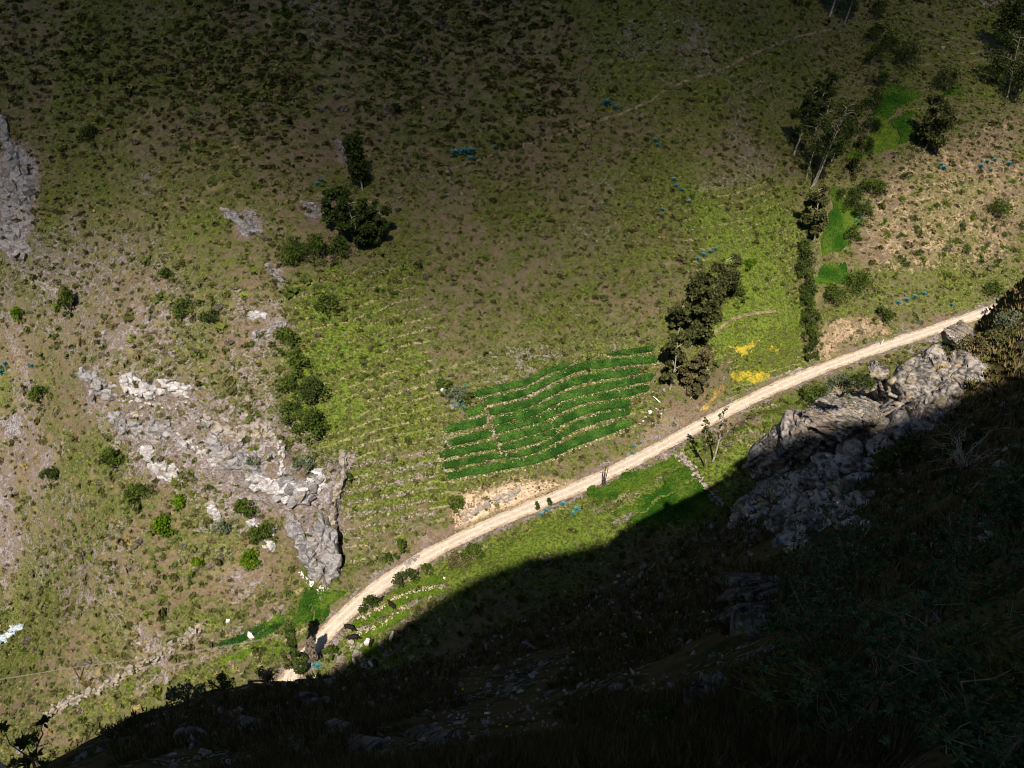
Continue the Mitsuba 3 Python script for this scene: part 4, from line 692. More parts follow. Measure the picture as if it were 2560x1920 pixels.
def path_ribbon(key, label, pix, wid, mat):
    p = np.array(pix, float); L = np.r_[0, np.cumsum(np.hypot(*np.diff(p, axis=0).T))]; s = np.arange(0, L[-1], 4); W = at(np.interp(s, L, p[:, 0]), np.interp(s, L, p[:, 1])); W[:, :2] = gaussian_filter(W[:, :2], (2, 0), mode='nearest')
    t = np.gradient(W[:, :2], axis=0); t /= np.linalg.norm(t, axis=1, keepdims=True); nn = np.stack([-t[:, 1], t[:, 0]], 1); q = np.linspace(-1, 1, 5); w = wid * (.6 + .8 * n2(W[:, 0], W[:, 1], 3., 2, 95))
    x, y = W[:, None, 0] + nn[:, None, 0] * q * w[:, None], W[:, None, 1] + nn[:, None, 1] * q * w[:, None]; z = far_h(x.ravel(), y.ravel()).reshape(x.shape) + .16 - .1 * np.abs(q) ** 3
    add(key, mesh(np.stack([x, y, z], -1).reshape(-1, 3), grid_faces(*x.shape)), mat, label, kind='structure', smooth=True)
tint('m_path', (.12, .10, .070), (.26, .22, .16), 1, 4)
path_ribbon('footpath', 'narrow earthen footpath along the shaded upper hillside', [(905, 392), (960, 372), (1000, 355), (1050, 340), (1110, 318), (1180, 300), (1250, 275), (1340, 246), (1400, 222), (1440, 192), (1490, 172), (1560, 150), (1640, 110), (1720, 80), (1800, 62)], .40, 'm_path')
path_ribbon('footpath', 'faint footpath along the gum tree clump', [(1540, 722), (1580, 690), (1620, 678), (1680, 672)], .32, 'm_path')
path_ribbon('footpath', 'footpath crossing the foot of the dry hillside', [(1850, 545), (1880, 528), (1925, 520), (1990, 540), (2060, 540), (2150, 528)], .3, 'm_path')
path_ribbon('footpath', 'short steep path above the upright bush', [(872, 1130), (846, 1165), (822, 1200)], .22, 'm_path')

# ---------------------------------------------------------------- blue agaves
def agave(label, px, py, wide, group, seed):
    rng = np.random.default_rng(seed + 900); P = at(px, py)[0]; r = wide * 1.4 * px_m(P) / 2; k = thing('agave', label, 'agave', group); ms = []
    for i in range(22):
        a = i * 2.4; el = .15 + 1.15 * (i / 22) ; d = np.array([math.cos(a) * math.cos(el), math.sin(a) * math.cos(el), math.sin(el)]); w = np.array([-math.sin(a), math.cos(a), 0]); up = np.cross(d, w) * -1
        L_ = r * (1.05 - .2 * (i / 22)); pts = []
        for u, ww in ((0, .10), (.35, .17), (.7, .11), (1, .0)): c = P + d * L_ * u + np.array([0, 0, .25 * r * u * (1 - u)]) + [0, 0, .1]; pts += [c - w * ww * r, c + up * -.05 * r * (1 - u), c + w * ww * r]
        ms.append((np.array(pts), np.array([[0, 3, 1], [1, 3, 4], [1, 4, 2], [2, 4, 5], [3, 6, 4], [4, 6, 7], [4, 7, 5], [5, 7, 8], [6, 9, 7], [7, 10, 8]])))
    scene[k] = mikit.ply(join(ms), 'm_agave')
AG = [('blue agaves beside the terraced field', [(953, 822, 10), (962, 838, 7), (964, 846, 6), (999, 845, 9), (993, 857, 8), (993, 872, 12), (1000, 882, 11), (986, 880, 9), (977, 871, 7), (1008, 837, 9)]),
      ('blue agaves above the gum tree clump', [(1508, 562, 12), (1520, 553, 13), (1534, 546, 12), (1546, 540, 10), (1572, 614, 11)]), ('blue agaves on the dry hillside', [(2038, 366, 14), (2032, 358, 11), (2118, 362, 14), (2132, 352, 12), (2148, 348, 12), (2140, 370, 10), (2178, 357, 14)]),
      ('blue agaves under the dry hillside by the road', [(1940, 656, 12), (1958, 650, 12), (1976, 643, 12), (1995, 636, 12), (2055, 660, 10)]), ('blue agaves below the road', [(1160, 1100, 10), (1180, 1104, 10), (1216, 1090, 13), (1246, 1102, 16), (1238, 1110, 11), (1168, 1112, 9)]),
      ('blue agaves above the lower road bank', [(1369, 966, 9), (1385, 957, 7), (1368, 980, 8)]), ('blue agaves at the lower end of the road', [(678, 1438, 13), (686, 1441, 15), (695, 1428, 9)]), ('blue agaves along the hillside gully', [(1455, 390, 12), (1460, 404, 12), (1473, 412, 10), (1415, 306, 14), (1420, 316, 11), (1430, 455, 11), (1488, 438, 11)]),
      ('dark blue agaves along the upper footpath', [(985, 334, 22), (1003, 332, 24), (1020, 330, 20), (1018, 345, 14), (1310, 226, 22), (1330, 236, 16), (1070, 322, 14), (685, 400, 13), (695, 392, 11)]), ('blue agaves at the left edge', [(12, 788, 14), (4, 806, 18), (70, 792, 12)]), ('blue agave beside the wall of the dry hillside', [(1850, 480, 11), (1856, 472, 9)])]
for gname, pts in AG:
    for i, (x, y, w) in enumerate(sorted(pts)): agave(f'{ORD[i]} from the left of the ' + gname.replace('agave beside', 'agaves beside').replace('agaves', 'spiky agaves'), x, y, w, gname, int(x + y))

# ---------------------------------------------------------------- poles, wires, plank, animals, motorcycle
tint('m_pole', (.07, .055, .04), (.15, .12, .09), 2, 9)
def plain(key, c, rough=.6): scene[key] = diffuse(rgb(*c))
plain('m_wire', (.30, .29, .27)); plain('m_white', (.8, .8, .78)); plain('m_black_hide', (.02, .018, .016)); plain('m_pale_hide', (.6, .56, .5)); plain('m_rubber', (.02, .02, .022)); plain('m_blue_paint', (.06, .2, .5)); plain('m_metal', (.25, .25, .27)); plain('m_jacket', (.05, .05, .09)); plain('m_trouser', (.12, .15, .25)); plain('m_skin', (.35, .2, .13)); plain('m_red_paint', (.3, .03, .03))
P = at(1303, 1052)[0]; h = height_to(P, 1008); k = thing('utility_pole', 'dark double utility pole beside the road above the green field', 'utility pole')
scene[k + '__pole'] = mikit.ply(mesh(*tube([P - [.12, 0, .3], P + [-.12, 0, h * .5], P + [.22, 0, h]], [.17, .15, .12], 8)), 'm_pole', smooth=40)
scene[k + '__brace'] = mikit.ply(mesh(*tube([P + [.2, .1, -.3], P + [.55, .2, h * .55], P + [.8, .3, h * .85]], [.13, .12, .10], 8)), 'm_pole', smooth=40)
scene[k + '__crossarm'] = mikit.ply(mesh(*tube([P + [-.6, .15, h * .93], P + [1.0, .2, h * .9]], [.07, .07], 6)), 'm_pole')
P2 = at(174, 1470)[0]; h2 = height_to(P2, 1440); k = thing('utility_pole', 'thin utility pole carrying wires on the lower left slope', 'utility pole')
scene[k + '__pole'] = mikit.ply(mesh(*tube([P2 - [0, 0, .3], P2 + [.05, 0, h2]], [.15, .11], 8)), 'm_pole', smooth=40)
scene[k + '__crossarm'] = mikit.ply(mesh(*tube([P2 + [-.9, 0, h2 - .3], P2 + [.9, .4, h2 - .3]], [.07, .07], 6)), 'm_pole')
E1, E0 = at(640, 1425)[0] + [0, 0, 9.0], at(-160, 1535)[0] + [0, 0, 9.0]
for s in (-1, 1):
    a = P2 + [.8 * s, .2 * s, h2 - .2]; pts = []
    for A_, B_ in ((E0 + [.8 * s, .3 * s, 0], a), (a, E1 + [.8 * s, .3 * s, 0])):
        for u in np.linspace(0, 1, 14)[:-1 if A_ is not a else None]: pts.append(A_ + (B_ - A_) * u - [0, 0, 3.0 * u * (1 - u)])
    add('power_line', mesh(*tube(pts, .028, 5)), 'm_wire', ('upper' if s < 0 else 'lower') + ' of the two wires crossing the lower left slope', 'power line')
P = at(1903, 746)[0]; h = height_to(P, 733); add('marker_post', mesh(*tube([P - [0, 0, .2], P + [.2, 0, h]], [.13, .11], 6)), 'm_white', 'white marker post on the verge above the road', 'post')
P = at(1418, 868)[0]; add('white_plank', mesh(*tube([P + [-.9, .6, 1.4], P + [.0, .1, .8], P + [.9, -.6, .3]], [.14, .15, .14], 4)), 'm_white', 'white plank leaning in the weeds right of the crop bands', 'plank')
P = at(1212 - 6, 898)[0]
from manifold3d import Manifold
def ball(c, r, n=10): return Manifold.sphere(float(r), n).translate([float(q) for q in c])
def bone(a, b, ra, rb): return Manifold.batch_hull([ball(a, ra), ball(b, rb)])
def solid(parts, edge=.1, it=6):
    m = parts[0]
    for q in parts[1:]: m = m + q
    q = m.refine_to_length(edge).to_mesh(); t = trimesh.Trimesh(q.vert_properties[:, :3], q.tri_verts, process=True); trimesh.smoothing.filter_taubin(t, iterations=it); return t
def placed(t, P, yaw, s=1.0, tilt=0.0): t = t.copy(); t.vertices = rotz(t.vertices * s, yaw, tilt) + P; return t
def beast(head):       # nose along +x; shoulder height 1.25
    b = [Manifold.batch_hull([ball((-.7, 0, .98), .34), ball((.0, 0, .88), .42), ball((.55, 0, .98), .36)]), bone((.6, 0, 1.1), (1.0, 0, head + .12), .25, .17), Manifold.batch_hull([ball((1.0, 0, head + .1), .16), ball((1.38, 0, head - .1), .09)])]
    for s in (-1, 1):
        b += [bone((.55, .2 * s, .9), (.56, .2 * s, .48), .15, .08), bone((.56, .2 * s, .48), (.56, .2 * s, .04), .075, .06), bone((-.72, .2 * s, .95), (-.62, .22 * s, .6), .21, .11), bone((-.62, .22 * s, .6), (-.82, .22 * s, .42), .10, .07), bone((-.82, .22 * s, .42), (-.78, .22 * s, .04), .07, .06), bone((.95, .12 * s, head + .2), (.9, .3 * s, head + .22), .05, .03)]
    b += [bone((-1.0, 0, 1.12), (-1.15, 0, .5), .05, .03)]
    return solid(b, .14, 4)
graze, stand = beast(.32), beast(1.25)
for i, (x, y, yaw, sc_, mat, m, lab) in enumerate([(847, 1312, 2.4, 1.15, 'm_black_hide', stand, 'black cow grazing on the long pasture terrace, highest up'), (756, 1360, -.3, 1.2, 'm_black_hide', graze, 'black cow at the left end of the long pasture terrace'), (764, 1382, .1, 1.3, 'm_black_hide', graze, 'black cow at the corner of the stone wall'), (803, 1392, 1.2, .9, 'm_black_hide', graze, 'small black calf beside the standing stone'),
                                                 (846, 1380, 1.3, .95, 'm_pale_hide', stand, 'white sheep at the edge of the mountain shadow'), (801, 1438, 2.2, .9, 'm_pale_hide', graze, 'white sheep in the shadow by the wall end'), (765, 1432, 2.0, .8, 'm_pale_hide', graze, 'white sheep beside the tumbled wall'), (820, 1300, .6, .9, 'm_black_hide', stand, 'black calf beside the dark bush near the lower road')]):
    add('cow' if 'hide' in mat and 'black' in lab else 'sheep', placed(m, at(x, y)[0] - [0, 0, .03], yaw, sc_), mat, lab, 'calf' if 'calf' in lab else 'cow' if 'cow' in lab else 'sheep', smooth=60)
# motorcycle with its rider, riding down the road
P = at(2126, 678)[0]; _d, i = RT.query(P[None, :2]); i = int(i[0]); tg_ = RC[i + 1] - RC[i - 1]; yaw = math.atan2(tg_[1], tg_[0]); P = np.array([*P[:2], RC[i, 2] + .09]); S_ = 1.15
kb = thing('motorcycle', 'small dark motorcycle riding on the upper road', 'motorcycle')
def wheel(x):
    a = np.linspace(0, 2 * math.pi, 21); v = []
    for q in a: v.append([x + .31 * math.cos(q), 0, .31 + .31 * math.sin(q)])
    return mesh(*tube(v, .06, 7))
for x in (.66, -.66):
    w_ = add(kb + '__wheel', placed(wheel(x), P, yaw, S_), 'm_rubber', smooth=50)
    sp = join([tube([[x + .28 * math.cos(q), 0, .31 + .28 * math.sin(q)], [x - .28 * math.cos(q), 0, .31 - .28 * math.sin(q)]], .015, 4) for q in np.linspace(0, 3.14, 6)[:-1]]); scene[w_ + '__rim'] = mikit.ply(placed(sp, P, yaw, S_), 'm_metal')
scene[kb + '__frame'] = mikit.ply(placed(join([tube([[-.66, 0, .31], [-.1, 0, .42], [.35, 0, .62], [.45, 0, .9]], .05, 6), tube([[.66, .07, .31], [.42, .07, .98]], .03, 5), tube([[.66, -.07, .31], [.42, -.07, .98]], .03, 5), tube([[-.66, .1, .31], [-.45, .1, .72]], .03, 5), tube([[-.2, 0, .35], [.2, 0, .4]], .16, 7)]), P, yaw, S_), 'm_metal')
scene[kb + '__fuel_tank'] = mikit.ply(placed(solid([Manifold.batch_hull([ball((.05, 0, .8), .13), ball((.34, 0, .86), .15)])], .06), P, yaw, S_), 'm_red_paint', smooth=60)
scene[kb + '__seat'] = mikit.ply(placed(solid([Manifold.batch_hull([ball((-.1, 0, .78), .1), ball((-.7, 0, .82), .09)])], .06), P, yaw, S_), 'm_rubber', smooth=60)
scene[kb + '__handlebar'] = mikit.ply(placed(mesh(*tube([[.28, .38, 1.08], [.4, .15, 1.02], [.4, -.15, 1.02], [.28, -.38, 1.08]], .025, 5)), P, yaw, S_), 'm_metal')
pb = [bone((-.2, 0, .95), (-.12, 0, 1.2), .17, .16), Manifold.batch_hull([ball((-.1, 0, 1.2), .16), ball((-.02, .17, 1.45), .08), ball((-.02, -.17, 1.45), .08)]), bone((0, 0, 1.45), (.03, 0, 1.6), .07, .06), Manifold.batch_hull([ball((.05, 0, 1.66), .10), ball((.04, 0, 1.76), .10)]), ball((.16, 0, 1.67), .025)]
for s in (-1, 1): pb += [bone((0, .19 * s, 1.43), (.12, .3 * s, 1.2), .06, .045), bone((.12, .3 * s, 1.2), (.3, .36 * s, 1.09), .045, .035), ball((.31, .37 * s, 1.1), .05), bone((-.18, .11 * s, .93), (.25, .2 * s, .88), .11, .075), bone((.25, .2 * s, .88), (.05, .2 * s, .48), .07, .05), bone((.03, .2 * s, .43), (.22, .2 * s, .41), .05, .04)]
kp = thing('person', 'person in dark clothes sitting astride the motorcycle', 'person'); scene[kp + '__body'] = mikit.ply(placed(solid(pb, .05, 4), P, yaw, S_), 'm_jacket', smooth=60)
scene[kp + '__helmet'] = mikit.ply(placed(solid([ball((.04, 0, 1.75), .145, 14)], .05, 2), P, yaw, S_), 'm_white', smooth=60)
#STAGE5
# ---------------------------------------------------------------- the near slope: outcrops, stones, grass, shrubs
def crag_tex(p, n, uv):
    a = mikit.fbm(p.x * .8, p.y * .8, p.z * .8, 3); s = mikit.fbm(p.x * 3.5, p.y * 3.5, p.z * 6, 3)
    c = mikit.mix((.055, .055, .056), (.38, .37, .36), mikit.smoothstep(.32, .70, .4 * a + .6 * s))
    c = mikit.mix(c, (.36, .30, .16), .45 * mikit.smoothstep(.57, .68, mikit.fbm(p.x * 1.3 + 4, p.y * 1.3, p.z * 1.3, 3)))
    c = mikit.mix(c, (.24, .18, .13), .3 * mikit.smoothstep(.6, .7, mikit.fbm(p.x * .5 + 14, p.y * .5, p.z * .5, 2)))
    return mikit.mix(c, (.05, .045, .045), .85 * mikit.smoothstep(.35, .9, uv.x))
scene['m_crag'] = diffuse(mikit.proc(crag_tex))
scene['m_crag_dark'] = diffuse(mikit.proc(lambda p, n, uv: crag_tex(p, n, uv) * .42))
def crag(rng, size, res=.28, amp=.35, strata=.42):
    v, f = hull(rng, size, 22, .62); v, f = trimesh.remesh.subdivide_to_size(v, f, res); t = trimesh.Trimesh(v, f, process=True); trimesh.smoothing.filter_laplacian(t, iterations=1)
    v, nn = np.array(t.vertices), np.array(t.vertex_normals); o = rng.random(3) * 50
    d = (fbm(v * .55 + o, 4, 3) - .5) * 2 * amp + (fbm(v * [2.2, 2.2, 3.5] + o, 3, 4) - .5) * .5 * amp
    ck = np.maximum(np.exp(-((fbm(v * .42 + o * 2, 3, 5) - .5) / .016) ** 2), np.exp(-((fbm(v * [.9, .9, .35] + o * 3, 3, 6) - .5) / .018) ** 2))
    st = meshkit.noise(np.stack([v[:, 2] * 2.4 + fbm(v * .6 + o, 2) * 2, v[:, 0] * .12, v[:, 1] * .12], -1), 8)
    st = np.clip((st - .35) * 3.2, 0, 1); v = v + nn * (d - ck * .34 * min(1, amp * 3) + (st - .5) * strata * min(1, amp * 3))[:, None]
    return v, np.array(t.faces), ck
def outcrop(label, parts, key='rock_outcrop', mat='m_crag', fill=True):
    """parts: survey points of both ends, width across, height, sink"""
    k = thing(key, label, 'rock outcrop')
    parts = [q for p in parts for q in (p, ((p[0][0] - 16, p[0][1] + 16), (p[1][0] - 22, p[1][1] + 16), p[2] * .8, p[3] * .7, p[4] - .5), ((p[0][0] * .6 + p[1][0] * .4, p[0][1] * .6 + p[1][1] * .4 + 24), (p[1][0] + 12, p[1][1] + 22), p[2] * .7, p[3] * .7, p[4] - .6))] if fill else parts
    for i, (a, b, wid, hi, lift) in enumerate(parts):
        A_, B_ = atn(*a)[0], atn(*b)[0]; d = B_ - A_; L_ = np.linalg.norm(d); rng = np.random.default_rng(int(a[0] + b[1] * 3)); v, f, ck = crag(rng, [L_ * 1.3, wid * 1.2, hi * 1.12], (.24 if not fill else .36 if i % 3 == 0 else .66), min(.4, .12 * hi))
        pit = math.asin(np.clip(d[2] / L_, -1, 1)); c_, s_ = math.cos(pit), math.sin(pit); v = np.stack([v[:, 0] * c_ - v[:, 2] * s_, v[:, 1], v[:, 0] * s_ + v[:, 2] * c_], 1)
        v = rotz(v, math.atan2(d[1], d[0])) + (A_ + B_) / 2 + [0, 0, lift]
        add(k + '__boulder', mesh(v, f), mat, smooth=True, uv=np.stack([ck, ck], 1))
    return k
outcrop('sunlit cracked grey outcrop standing over the shadowed fields', [((1655, 1015), (1705, 985), 4.2, 3.6, 1.5), ((1690, 985), (1750, 970), 4.6, 3.8, 1.5), ((1660, 1060), (1735, 1010), 3.6, 3.2, .0), ((1610, 1120), (1680, 1075), 3.2, 2.6, -.2), ((1655, 1092), (1760, 1052), 3.4, 2.6, -.3)])
outcrop('broad grey crag with a shaded cliff face in the middle of the near rocks', [((1785, 945), (1850, 905), 5.0, 4.2, .6), ((1790, 990), (1860, 960), 4.4, 3.8, .2), ((1850, 965), (1920, 940), 4.0, 3.4, .0), ((1800, 1040), (1880, 1010), 3.6, 3.0, -.2), ((1740, 1075), (1830, 1040), 3.4, 2.6, -.1), ((1745, 1020), (1800, 975), 4.2, 3.6, .2)])
outcrop('long lichen stained slab that catches the sun, right of the crag', [((1880, 905), (1960, 862), 5.2, 3.4, .8), ((1945, 880), (2050, 828), 5.6, 3.6, .9), ((2030, 838), (2105, 798), 4.6, 3.0, .6), ((1915, 935), (2010, 900), 4.0, 2.8, .1), ((2000, 900), (2060, 870), 3.2, 2.6, .1)])
outcrop('rounded brownish blocks in the shade below the crag', [((1685, 1130), (1740, 1098), 2.6, 2.2, .2), ((1735, 1120), (1790, 1095), 2.8, 2.4, .2), ((1700, 1165), (1755, 1140), 2.4, 2.0, .1), ((1790, 1130), (1850, 1100), 2.6, 2.0, .1)])
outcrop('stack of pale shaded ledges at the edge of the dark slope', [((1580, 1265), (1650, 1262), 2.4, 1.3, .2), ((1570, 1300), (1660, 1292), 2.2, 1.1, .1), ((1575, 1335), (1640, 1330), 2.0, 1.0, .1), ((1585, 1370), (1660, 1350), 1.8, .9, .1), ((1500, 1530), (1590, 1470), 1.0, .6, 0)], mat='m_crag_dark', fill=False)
outcrop('small grey rocks in the grass above the long slab', [((1880, 812), (1915, 800), 3.0, 2.0, .2), ((2062, 732), (2100, 712), 3.2, 1.8, .2), ((1990, 778), (2030, 764), 2.4, 1.4, .1)])
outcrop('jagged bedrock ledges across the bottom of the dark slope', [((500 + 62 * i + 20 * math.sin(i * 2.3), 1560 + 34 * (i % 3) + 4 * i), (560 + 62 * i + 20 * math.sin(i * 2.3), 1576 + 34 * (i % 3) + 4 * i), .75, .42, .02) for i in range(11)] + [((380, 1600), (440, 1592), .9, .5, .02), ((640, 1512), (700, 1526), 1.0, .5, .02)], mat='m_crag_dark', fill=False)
rn = np.random.default_rng(91)
tint('m_stone_dusty', (.10, .10, .10), (.26, .26, .265), 3, 14)
for i in range(64):
    x, y = (rn.uniform(280, 1350), rn.uniform(1530, 1650)) if i < 44 else (rn.uniform(1650, 2150), rn.uniform(930, 1250))
    P = atn(x, y)[0]; s = (6 + 16 * rn.random() ** 2) * px_m(P); v, f = hull(rn, [s * 1.5, s, s * .7], 12); add('stone', mesh(rotz(v, rn.random() * 6.28, rn.normal() * .3) + P + [0, 0, s * .2], f), 'm_stone_dusty', 'grey stone lying on the shaded near slope', 'stone', 'grey stones of the shaded near slope')
for lab, x, y, w, mt in [('bluish white stone at the bottom left of the dark slope', 637, 1608, 30, 'm_boulder_pale'), ('pale stone at the bottom edge of the dark slope', 698, 1645, 34, 'm_boulder_pale'), ('small bluish stone in the middle of the dark slope', 1052, 1542, 12, 'm_boulder_pale'), ('blue grey stone above the leafy shrubs', 1868, 1135, 24, 'm_boulder_pale'), ('large dim boulder at the right above the leafy shrubs', 2120, 1175, 60, 'm_stone_dusty')]:
    P = atn(x, y)[0]; s = w * px_m(P); v, f = hull(rn, [s * 1.1, s * .8, s * .7], 14); add('stone', mesh(v + P + [0, 0, s * .2], f), mt, lab, 'stone')
ms = []
for i in range(2600):
    r = math.exp(rn.uniform(math.log(7), math.log(95))); a = rn.uniform(-.72, .72); x, y = r * math.sin(a), r * math.cos(a); z = float(near_q(np.array([x]), np.array([y]))[0]); s = .012 * r ** .75 * (1 + 2.5 * rn.random() ** 4); v, f = hull(rn, [s * 1.5, s, s * .7], 8); ms.append((rotz(v, rn.random() * 6.28) + [x, y, z + s * .15], f))
add('rubble', join(ms), 'm_stone_dusty', 'fine rubble strewn over the shaded slope', kind='stuff')
def near_grass(n, seed, r0=4.6, r1=150, a0=-.78, a1=.78, thin=.44, gold=1.0):
    rng = np.random.default_rng(seed); r = np.exp(rng.uniform(math.log(r0), math.log(r1), n)); a = rng.uniform(a0, a1, n); x, y = r * np.sin(a), r * np.cos(a); keep = n2(x, y, 6., 3, 97) > thin; x, y, r = x[keep], y[keep], r[keep]; z = near_h(x, y); ok = z > far_h(x, y) - 1; x, y, z, r = x[ok], y[ok], z[ok], r[ok]
    m, nb = len(x), 9; h = (.16 + .30 * rng.random((m, nb))) * np.minimum(1, .35 + r[:, None] / 18) * (1 + .006 * r[:, None]); an = rng.random((m, nb)) * 6.283; sp = rng.random((m, nb)) * .22; w = .003 + .0014 * r[:, None]
    bx, by = x[:, None] + sp * np.cos(an), y[:, None] + sp * np.sin(an); lx, ly = np.cos(an) * h * (.3 + .5 * rng.random((m, nb))), np.sin(an) * h * (.3 + .5 * rng.random((m, nb)))
    px_, py_ = -np.sin(an) * w, np.cos(an) * w; bz = np.broadcast_to(z[:, None] - .05, bx.shape)
    v = np.stack([np.stack([bx - px_, by - py_, bz], -1), np.stack([bx + px_, by + py_, bz], -1), np.stack([bx + lx, by + ly, bz + h], -1)], 2).reshape(-1, 3)
    base = np.array([(.062, .054, .032), (.044, .048, .02), (.092, .08, .052), (.036, .040, .016)])[rng.integers(4, size=m)] * (.9 + .8 * rng.random((m, 1))) * gold
    return mesh(v, np.arange(len(v)).reshape(-1, 3)), np.repeat(base, nb * 3, 0)
gm, gc = near_grass(34000, 98); g2, h2_ = near_grass(11000, 99, 62, 175, .28, .85, .36, [1.7, 1.6, 1.3]); gm, gc = mesh(np.vstack([gm.vertices, g2.vertices]), np.vstack([gm.faces, g2.faces + len(gm.vertices)])), np.vstack([gc, h2_]); add('dry_grass', gm, 'm_vertex', 'rough grass on the shaded near slope', kind='stuff', color=gc)
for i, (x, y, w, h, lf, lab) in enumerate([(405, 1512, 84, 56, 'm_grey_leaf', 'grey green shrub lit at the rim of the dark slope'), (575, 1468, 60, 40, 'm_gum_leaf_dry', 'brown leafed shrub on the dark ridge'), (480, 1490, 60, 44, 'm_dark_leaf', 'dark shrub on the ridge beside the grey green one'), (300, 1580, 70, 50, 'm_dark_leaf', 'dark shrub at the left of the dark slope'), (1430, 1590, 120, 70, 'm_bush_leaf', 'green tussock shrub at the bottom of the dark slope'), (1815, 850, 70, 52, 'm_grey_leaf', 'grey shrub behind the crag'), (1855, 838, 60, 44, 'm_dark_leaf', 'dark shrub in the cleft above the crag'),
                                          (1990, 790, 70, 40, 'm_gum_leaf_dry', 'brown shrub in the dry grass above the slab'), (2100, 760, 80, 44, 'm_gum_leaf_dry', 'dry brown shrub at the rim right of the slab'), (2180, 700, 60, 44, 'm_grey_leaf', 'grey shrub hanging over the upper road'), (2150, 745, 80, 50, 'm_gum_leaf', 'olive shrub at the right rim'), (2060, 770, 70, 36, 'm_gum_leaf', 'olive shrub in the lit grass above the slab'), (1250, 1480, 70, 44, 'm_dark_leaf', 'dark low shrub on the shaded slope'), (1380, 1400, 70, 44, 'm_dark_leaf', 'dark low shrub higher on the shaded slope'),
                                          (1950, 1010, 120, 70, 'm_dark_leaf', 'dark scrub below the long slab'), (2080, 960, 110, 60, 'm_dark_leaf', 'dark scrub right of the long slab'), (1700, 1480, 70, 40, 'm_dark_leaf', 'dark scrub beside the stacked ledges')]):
    bush('near_shrub', lab, (x, y), w, h, lf, seed=300 + i, n=900, size=.055 * w * px_m(atn(x, y)[0]), h_fn=atn, cat='shrub')
tint('m_leaf_teal', (.016, .042, .017), (.075, .135, .065), 5, 25)
tint('m_leaf_olive', (.05, .062, .018), (.10, .11, .03), 5, 25)
def rosette(rng, c, r, n=10):
    V, F = [], []
    for i in range(n):
        a = i * 2.4 + rng.random(); el = .2 + 1.0 * (i / n) + .2 * rng.normal(); d = np.array([math.cos(a) * math.cos(el), math.sin(a) * math.cos(el), math.sin(el)]); w = np.array([-math.sin(a), math.cos(a), 0]); L_ = r * (.8 + .4 * rng.random())
        dr_ = np.array([0, 0, -.18 * L_]); V.append(np.array([c, c + d * L_ * .55 + w * L_ * .17, c + d * L_ + dr_, c + d * L_ * .55 - w * L_ * .17, c + d * L_ * .55 - [0, 0, .05 * L_]])); F.append(np.array([[0, 1, 4], [1, 2, 4], [0, 4, 3], [4, 2, 3]]))
    return list(zip(V, F))
def leafy_shrub(label, px, py, wide, tall, leaf, seed, tips=70, size=.085):
    rng = np.random.default_rng(seed + 400); P = atn(px, py)[0]; m = px_m(P); w, h = wide * m / 2, tall * m; k = thing('leafy_shrub', label, 'shrub'); br, lv = [], []
    for s in range(7):
        a = s * .9 + rng.random(); tip = P + [w * .7 * math.cos(a), w * .7 * math.sin(a), h * (.5 + .5 * rng.random())]; mid = P + (tip - P) * .5 + rng.normal(size=3) * .12 * w; br.append(tube([P - [0, 0, .2], mid, tip], [.03 + .012 * w, .022 + .008 * w, .008], 5))
        for q in range(max(3, tips // 7)):
            b0 = P + (mid - P) * 1.0 if rng.random() < .4 else mid + (tip - mid) * rng.random(); c = b0 + rng.normal(size=3) * [w * .36, w * .36, h * .22] + [0, 0, .12 * h]; br.append(tube([b0, (b0 + c) / 2 + rng.normal(size=3) * .05 * w, c], [.007, .006, .004], 3)) if q % 3 == 0 else None; lv += rosette(rng, c, size * (.7 + .6 * rng.random()))
    scene[k + '__branches'] = mikit.ply(join(br), 'm_twig'); scene[k + '__foliage'] = mikit.ply(join(lv), leaf)
for i, (x, y, w, h, lf, lab) in enumerate([(1840, 1240, 300, 130, 'm_leaf_teal', 'leafy dark shrub below the rocks on the right'), (2080, 1300, 330, 170, 'm_leaf_teal', 'large blue green shrub at the right edge'), (1760, 1400, 300, 150, 'm_leaf_teal', 'blue green shrub left of the bare branches'), (2000, 1480, 340, 180, 'm_leaf_teal', 'blue green shrub around the bare branches'), (2170, 1520, 260, 180, 'm_leaf_olive', 'yellowish shrub at the lower right edge'),
                                          (1850, 1600, 340, 160, 'm_leaf_teal', 'dark leafy shrub at the bottom edge'), (2100, 1650, 320, 160, 'm_leaf_teal', 'dark leafy shrub in the lower right corner'), (1690, 1560, 220, 120, 'm_leaf_olive', 'small olive shrub at the bottom edge'), (2190, 1120, 160, 110, 'm_leaf_teal', 'leafy shrub at the right edge below the dry twigs')]):
    leafy_shrub(lab, x, y, w, h, lf, i, tips=330, size=.045 + 7 * px_m(atn(x, y)[0]))
def twigs(key, label, px, py, wide, tall, n, seed, mat, rad=.02, cat='dead branches'):
    rng = np.random.default_rng(seed); P = atn(px, py)[0]; m = px_m(P); w, h = wide * m / 2, tall * m; ms = []
    for i in range(n):
        a = rng.random() * 6.283; q = .4 + .6 * rng.random(); pts = []
        for u in np.linspace(0, 1, 7): pts.append(P + [w * q * u * math.cos(a + .9 * u * rng.normal() * .4), w * q * u * math.sin(a), h * (.35 + .65 * q) * math.sin(u * 2.2) * (.6 + .4 * math.sin(i))] + rng.normal(size=3) * .03 * w)
        ms.append(tube(pts, np.linspace(rad, rad * .3, 7), 5))
    add(key, join(ms), mat, label, cat)
twigs('dead_branches', 'bare curving pale branches among the dark shrubs', 1900, 1500, 190, 150, 9, 5, 'm_twig', .028)
twigs('dead_branches', 'tangle of thin dry grey twigs right of the rocks', 2080, 1010, 260, 110, 46, 6, 'm_pale_bark', .016)
twigs('dead_branches', 'dry grey twigs at the right edge', 2185, 1060, 160, 90, 26, 7, 'm_pale_bark', .013)
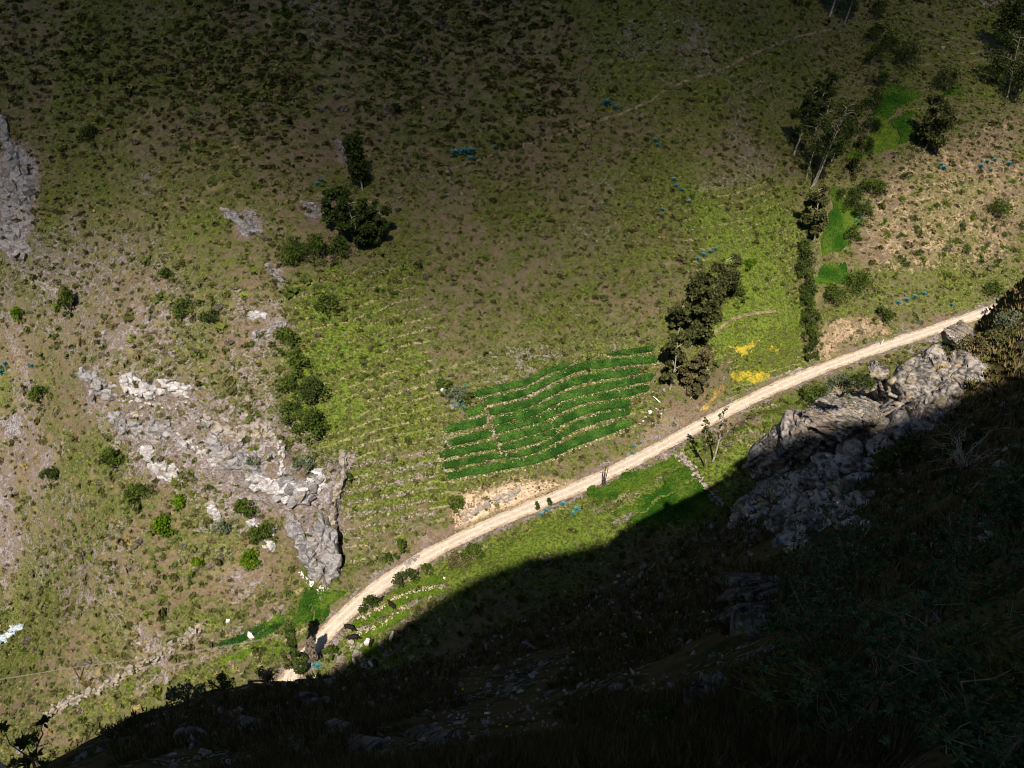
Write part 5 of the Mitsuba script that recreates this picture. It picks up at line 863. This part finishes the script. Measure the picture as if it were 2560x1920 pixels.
twigs('dead_branches', 'dark bare branch above the leafy shrubs', 1740, 1220, 110, 70, 8, 8, 'm_bark', .03)
plain('m_petal', (.75, .55, .01))
for i, (x, y) in enumerate([(1497, 1512), (1827, 1463), (1843, 1627), (1404, 1374), (1524, 1351), (1517, 1331), (1237, 1416), (1410, 1673 - 20), (1094, 1601 - 20), (1000, 1496), (1820, 1560), (1460, 1330)]):
    P = atn(x, y)[0]; r = 3.2 * px_m(P); k = thing('yellow_flower', 'tiny yellow flower on the dark slope', 'flower', 'yellow flowers of the dark slope')
    a = np.linspace(0, 2 * math.pi, 12)[:-1]; c = P + [0, 0, .32]; rim = np.stack([c[0] + r * (1 - .35 * (np.arange(11) % 2)) * np.cos(a), c[1] + r * (1 - .35 * (np.arange(11) % 2)) * np.sin(a), np.full(11, c[2] + r * .3)], 1)
    scene[k + '__petals'] = mikit.ply(mesh(np.vstack([rim, c]), [[j, (j + 1) % 11, 11] for j in range(11)]), 'm_petal'); scene[k + '__stem'] = mikit.ply(mesh(*tube([P - [0, 0, .1], c], .006, 4)), 'm_bush_leaf')
# the leafy twigs that reach in at the lower left corner
k = thing('broad_leaf_plant', 'dark broad leaved twigs reaching in at the lower left corner', 'plant'); rng = np.random.default_rng(3); st, lv = [], []
D0 = 19.0; root = atn(100, 1750)[0]
J = {n_: at_depth(x, y, D0 + dd) for n_, x, y, dd in [('j0', 70, 1640, .2), ('j1', 80, 1613, .1), ('j2', 93, 1585, 0), ('a', 94, 1562, -.1), ('b', 78, 1590, .3), ('c', 55, 1606, .1), ('d', 6, 1573, .5), ('e', 80, 1632, -.2), ('f', 58, 1648, .2), ('g', 22, 1608, .4), ('h', 30, 1655, .3), ('i', 106, 1600, 0), ('k', 95, 1655, .1), ('l', 74, 1602, -.2)]}
for a_, b_, r_ in [('j0', 'j1', .03), ('j1', 'j2', .024), ('j2', 'a', .015), ('j1', 'i', .014), ('j1', 'b', .012), ('j0', 'c', .016), ('j0', 'e', .014), ('j0', 'f', .014), ('g', 'd', .014), ('j0', 'g', .02), ('j0', 'h', .014), ('j0', 'k', .014)]: st.append(tube([J[a_], (J[a_] + J[b_]) / 2 + rng.normal(size=3) * .03, J[b_]], [r_, r_ * .85, r_ * .6], 6))
st.append(tube([root - [0, 0, .3], (root + J['j0']) / 2 + [.05, 0, .1], J['j0']], [.06, .045, .03], 7))
for n_, rr_, m_ in [('a', .20, 16), ('b', .15, 12), ('c', .26, 22), ('d', .22, 18), ('e', .2, 16), ('f', .26, 18), ('h', .2, 14), ('k', .22, 16), ('l', .14, 10)]: lv += rosette(rng, J[n_], rr_, m_) + rosette(rng, J[n_] + rng.normal(size=3) * .06, rr_ * .8, m_ // 2)
scene[k + '__stem'] = mikit.ply(join(st), 'm_bark', smooth=40); scene[k + '__foliage'] = mikit.ply(join(lv), 'm_dark_leaf')
P = at_depth(10, 1668, 19.4); v, f = hull(rng, [.9, .7, .8], 14); add('corner_rock', mesh(v + P - [0, 0, .1], f), 'm_rock_buff', 'brown rock in the lower left corner behind the leaves', 'rock')
